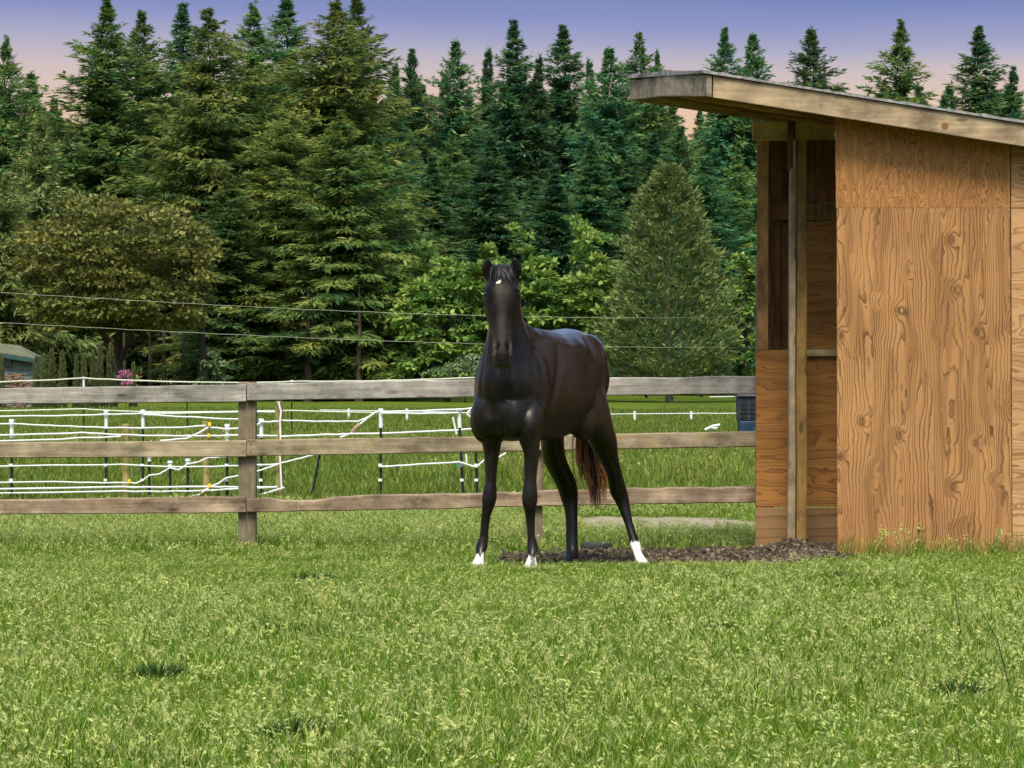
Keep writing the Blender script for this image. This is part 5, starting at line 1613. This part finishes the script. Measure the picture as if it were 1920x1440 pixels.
grey = np.exp(-(((hd_ - .59) / .05) ** 2)) * ishead * (np.abs(np.abs(hw_) - .058) < .014) * .7
grey = np.maximum(grey, ishead * sstep(.635, .675, hd_) * sstep(.04, .0, ho_) * .5)
grey = np.maximum(grey, ishead * np.exp(-(((hd_ - .155) / .012) ** 2 + ((np.abs(hw_) - .112) / .016) ** 2)) * (hw_ > 0) * .8)
a = hme.attributes.new('grey', 'FLOAT', 'POINT'); a.data.foreach_set('value', np.clip(grey, 0, 1).astype(np.float32))
gloss = sstep(.45, .75, s_) * sstep(1.36, 1.50, co[:, 2]) * (.55 + .45 * h_noise(s_ * 8, tt * 9, 75))  # extra gloss masked onto the croup for its sky highlight, head made duller
a = hme.attributes.new('highlight_gloss', 'FLOAT', 'POINT'); gloss = gloss - .45 * ishead
a.data.foreach_set('value', np.clip(gloss, -.5, 1).astype(np.float32))
def coat():
    m, nt, out = newmat('black horse coat'); L = nt.links
    at = {q: nd(nt, 'ShaderNodeAttribute', attribute_name=q) for q in ('white', 'brown', 'dark', 'hoof', 'grey', 'horn')}
    tc = nd(nt, 'ShaderNodeTexCoord')
    n1 = nd(nt, 'ShaderNodeTexNoise'); setin(n1, Scale=5.0, Detail=4.0); L.new(tc.outputs['Object'], n1.inputs['Vector'])
    mp = nd(nt, 'ShaderNodeMapping'); mp.inputs['Scale'].default_value = (170, 170, 26); L.new(tc.outputs['Object'], mp.inputs['Vector'])
    n2 = nd(nt, 'ShaderNodeTexNoise'); setin(n2, Scale=1.0, Detail=3.0); L.new(mp.outputs[0], n2.inputs['Vector'])
    r1 = ramp(nt, [(.3, (.0035, .003, .0028)), (.7, (.010, .0085, .0075))]); L.new(n1.outputs['Fac'], r1.inputs['Fac'])
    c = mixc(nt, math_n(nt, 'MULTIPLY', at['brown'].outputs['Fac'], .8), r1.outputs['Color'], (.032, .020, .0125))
    r2 = ramp(nt, [(.3, (.7, .7, .7)), (.7, (1.25, 1.25, 1.25))]); L.new(n2.outputs['Fac'], r2.inputs['Fac'])
    c = mixc(nt, .8, c, r2.outputs['Color'], 'MULTIPLY')
    n7 = nd(nt, 'ShaderNodeTexNoise'); setin(n7, Scale=16.0, Detail=6.0, Roughness=.7); L.new(tc.outputs['Object'], n7.inputs['Vector'])
    r7 = ramp(nt, [(.48, (0, 0, 0)), (.75, (.35, .35, .35))]); L.new(n7.outputs['Fac'], r7.inputs['Fac'])
    c = mixc(nt, r7.outputs['Color'], c, (.045, .034, .026))
    rw = ramp(nt, [(.35, (.55, .47, .36)), (.65, (.82, .78, .70))]); L.new(n2.outputs['Fac'], rw.inputs['Fac'])
    c = mixc(nt, at['white'].outputs['Fac'], c, rw.outputs['Color'])
    c = mixc(nt, at['grey'].outputs['Fac'], c, (.10, .085, .07))
    c = mixc(nt, at['hoof'].outputs['Fac'], c, (.022, .020, .018))
    c = mixc(nt, at['horn'].outputs['Fac'], c, (.46, .38, .28))
    c = mixc(nt, at['dark'].outputs['Fac'], c, (.003, .003, .003))
    b = nd(nt, 'ShaderNodeBsdfPrincipled'); setin(b, Roughness=.42)
    b.inputs['Specular IOR Level'].default_value = .34
    b.inputs['Coat Weight'].default_value = .12; b.inputs['Coat Roughness'].default_value = .28
    b.inputs['Specular Tint'].default_value = (1.0, .86, .72, 1); b.inputs['Coat Tint'].default_value = (1, .95, .9, 1)
    b.inputs['Sheen Weight'].default_value = .0; b.inputs['Sheen Roughness'].default_value = .4
    L.new(c, b.inputs['Base Color'])
    bp = nd(nt, 'ShaderNodeBump'); setin(bp, Strength=.22, Distance=.003); L.new(n2.outputs['Fac'], bp.inputs['Height']); L.new(bp.outputs[0], b.inputs['Normal'])
    ro = nd(nt, 'ShaderNodeMapRange'); setin(ro, From_Min=.3, From_Max=.7, To_Min=.31, To_Max=.47); L.new(n1.outputs['Fac'], ro.inputs['Value']); ag = nd(nt, 'ShaderNodeAttribute', attribute_name='highlight_gloss')
    L.new(math_n(nt, 'MULTIPLY_ADD', ag.outputs['Fac'], -.20, ro.outputs[0]), b.inputs['Roughness'])
    L.new(math_n(nt, 'MULTIPLY_ADD', ag.outputs['Fac'], .45, .10), b.inputs['Coat Weight'])
    L.new(math_n(nt, 'MULTIPLY_ADD', ag.outputs['Fac'], .3, .26), b.inputs['Specular IOR Level'])
    L.new(b.outputs[0], out.inputs['Surface'])
    return m
M['coat'] = coat()
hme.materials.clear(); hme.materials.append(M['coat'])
hme.transform(Matrix.Translation(-Vector(horse.location)))
link(bpy.data.objects.new('body', hme), horse)

# eyes
M['eye'] = flat_mat('dark glossy eye', (.004, .003, .003), .18, .1, 5, .5)
for t_ in (1, -1):
    mb = MB(); vs, fs = [], []
    HVb, HFb = HV, HF
    HV, HF = [], []
    ball(HH(.190, .0965 * t_, .026), (e2 * .0235, e1 * .024, e3 * .0245), n=16)
    mb.add(HV, HF); HV, HF = HVb, HFb
    mb.build('eye', M['eye'], horse, smooth=True)

# hair: flat tapering locks
def hair_mat(name, c0, c1):
    m, nt, out = newmat(name); L = nt.links
    at = nd(nt, 'ShaderNodeAttribute'); at.attribute_name = 'tint'
    r = ramp(nt, [(0, c0), (.22, c0), (1, c1)]); L.new(at.outputs['Fac'], r.inputs['Fac'])
    b = nd(nt, 'ShaderNodeBsdfPrincipled'); setin(b, Roughness=.45); b.inputs['Specular IOR Level'].default_value = .4
    L.new(r.outputs['Color'], b.inputs['Base Color']); L.new(b.outputs[0], out.inputs['Surface'])
    return m
M['mane'] = hair_mat('black mane hair', (.010, .009, .009), (.028, .024, .022))
M['tail'] = hair_mat('tail hair rusty at the ends', (.009, .007, .006), (.42, .15, .03))
def locks(name, strands, mat):
    """strands: list of (points, width, tint list)"""
    V, Q, T = [], [], []
    for pts, w_, tn in strands:
        pts = catmull(pts, 4); n = len(pts); b0 = len(V)
        ph = random.uniform(0, 3.14)
        for i, p in enumerate(pts):
            f = i / (n - 1)
            a = ph + f * 1.2
            sd = np.array([math.cos(a), math.sin(a), 0]) * w_ * (1 - f ** 2 * .9) * .5
            V += [p - sd, p + sd]
        for i in range(n - 1):
            Q.append((b0 + 2 * i, b0 + 2 * i + 1, b0 + 2 * i + 3, b0 + 2 * i + 2)); T.append(float(np.interp(i / (n - 1), np.linspace(0, 1, len(tn)), tn)))
    me = npmesh(name, np.array(V) - np.array(horse.location), Q, mat=M[mat], tint=np.clip(T, 0, 1))
    return link(bpy.data.objects.new(name, me), horse)
hr = random.Random(12)
st = []
for i in range(210):     # forelock
    x0 = hr.gauss(0, .022); side = hr.uniform(-1, 1)
    L_ = hr.uniform(.06, .155)
    st.append(([HH(-.035, x0 * .8, -.02 + hr.uniform(-.02, .02)), HH(.0, x0, .075), HH(L_ * .5, x0 + side * .018, .105), HH(L_, x0 + side * .045 + .012, .098 + hr.uniform(-.004, .012))], hr.uniform(.003, .006), [hr.random() * .5, hr.random() * .8]))
locks('forelock', st, 'mane')
st = []
for i in range(190):    # mane falls on the far side of the crest
    f = hr.random()
    c0 = (1 - f) * W(945, 502, 21.84) + f * HP(.24, .0, 1.60)
    c0 = c0 + np.array([0, 0, .035 * math.sin(f * 3.14)])
    L_ = hr.uniform(.10, .26); dr = -1 if hr.random() < .96 else .5
    st.append(([c0, c0 + HL * dr * .05 + np.array([0, 0, .012]), c0 + HL * dr * .095 + np.array([hr.gauss(0, .012), 0, -L_ * .45]), c0 + HL * dr * .105 + np.array([hr.gauss(0, .02), hr.gauss(0, .02), -L_])], hr.uniform(.008, .016), [hr.random() * .4, hr.random()]))
locks('mane', st, 'mane')
st = []
D0 = HP(1.25, .0, 1.40)
for i in range(420):    # tail
    px = hr.gauss(0, 1)
    end_y = hr.uniform(880, 962) - abs(px) * 12
    e_ = W(1118 + px * 10.5, end_y, 23.32 + hr.gauss(0, .03))
    m1 = HP(1.33, .0, 1.30) + np.array([px * .012, hr.gauss(0, .012), 0])
    m2 = W(1106 + px * 10, 800, 23.36 + hr.gauss(0, .03)); m3 = W(1111 + px * 13, 870, 23.35 + hr.gauss(0, .03))
    rust = min(1, max(0, .75 + .35 * abs(px) - .35 * (abs(px) < .45) + hr.gauss(0, .15)))
    st.append(([D0 + np.array([px * .008, 0, hr.gauss(0, .01)]), m1, m2, m3, e_], hr.uniform(.010, .020), [0, 0, .02, .18 + .30 * abs(px), .85 * rust, rust]))
locks('tail', st, 'tail')
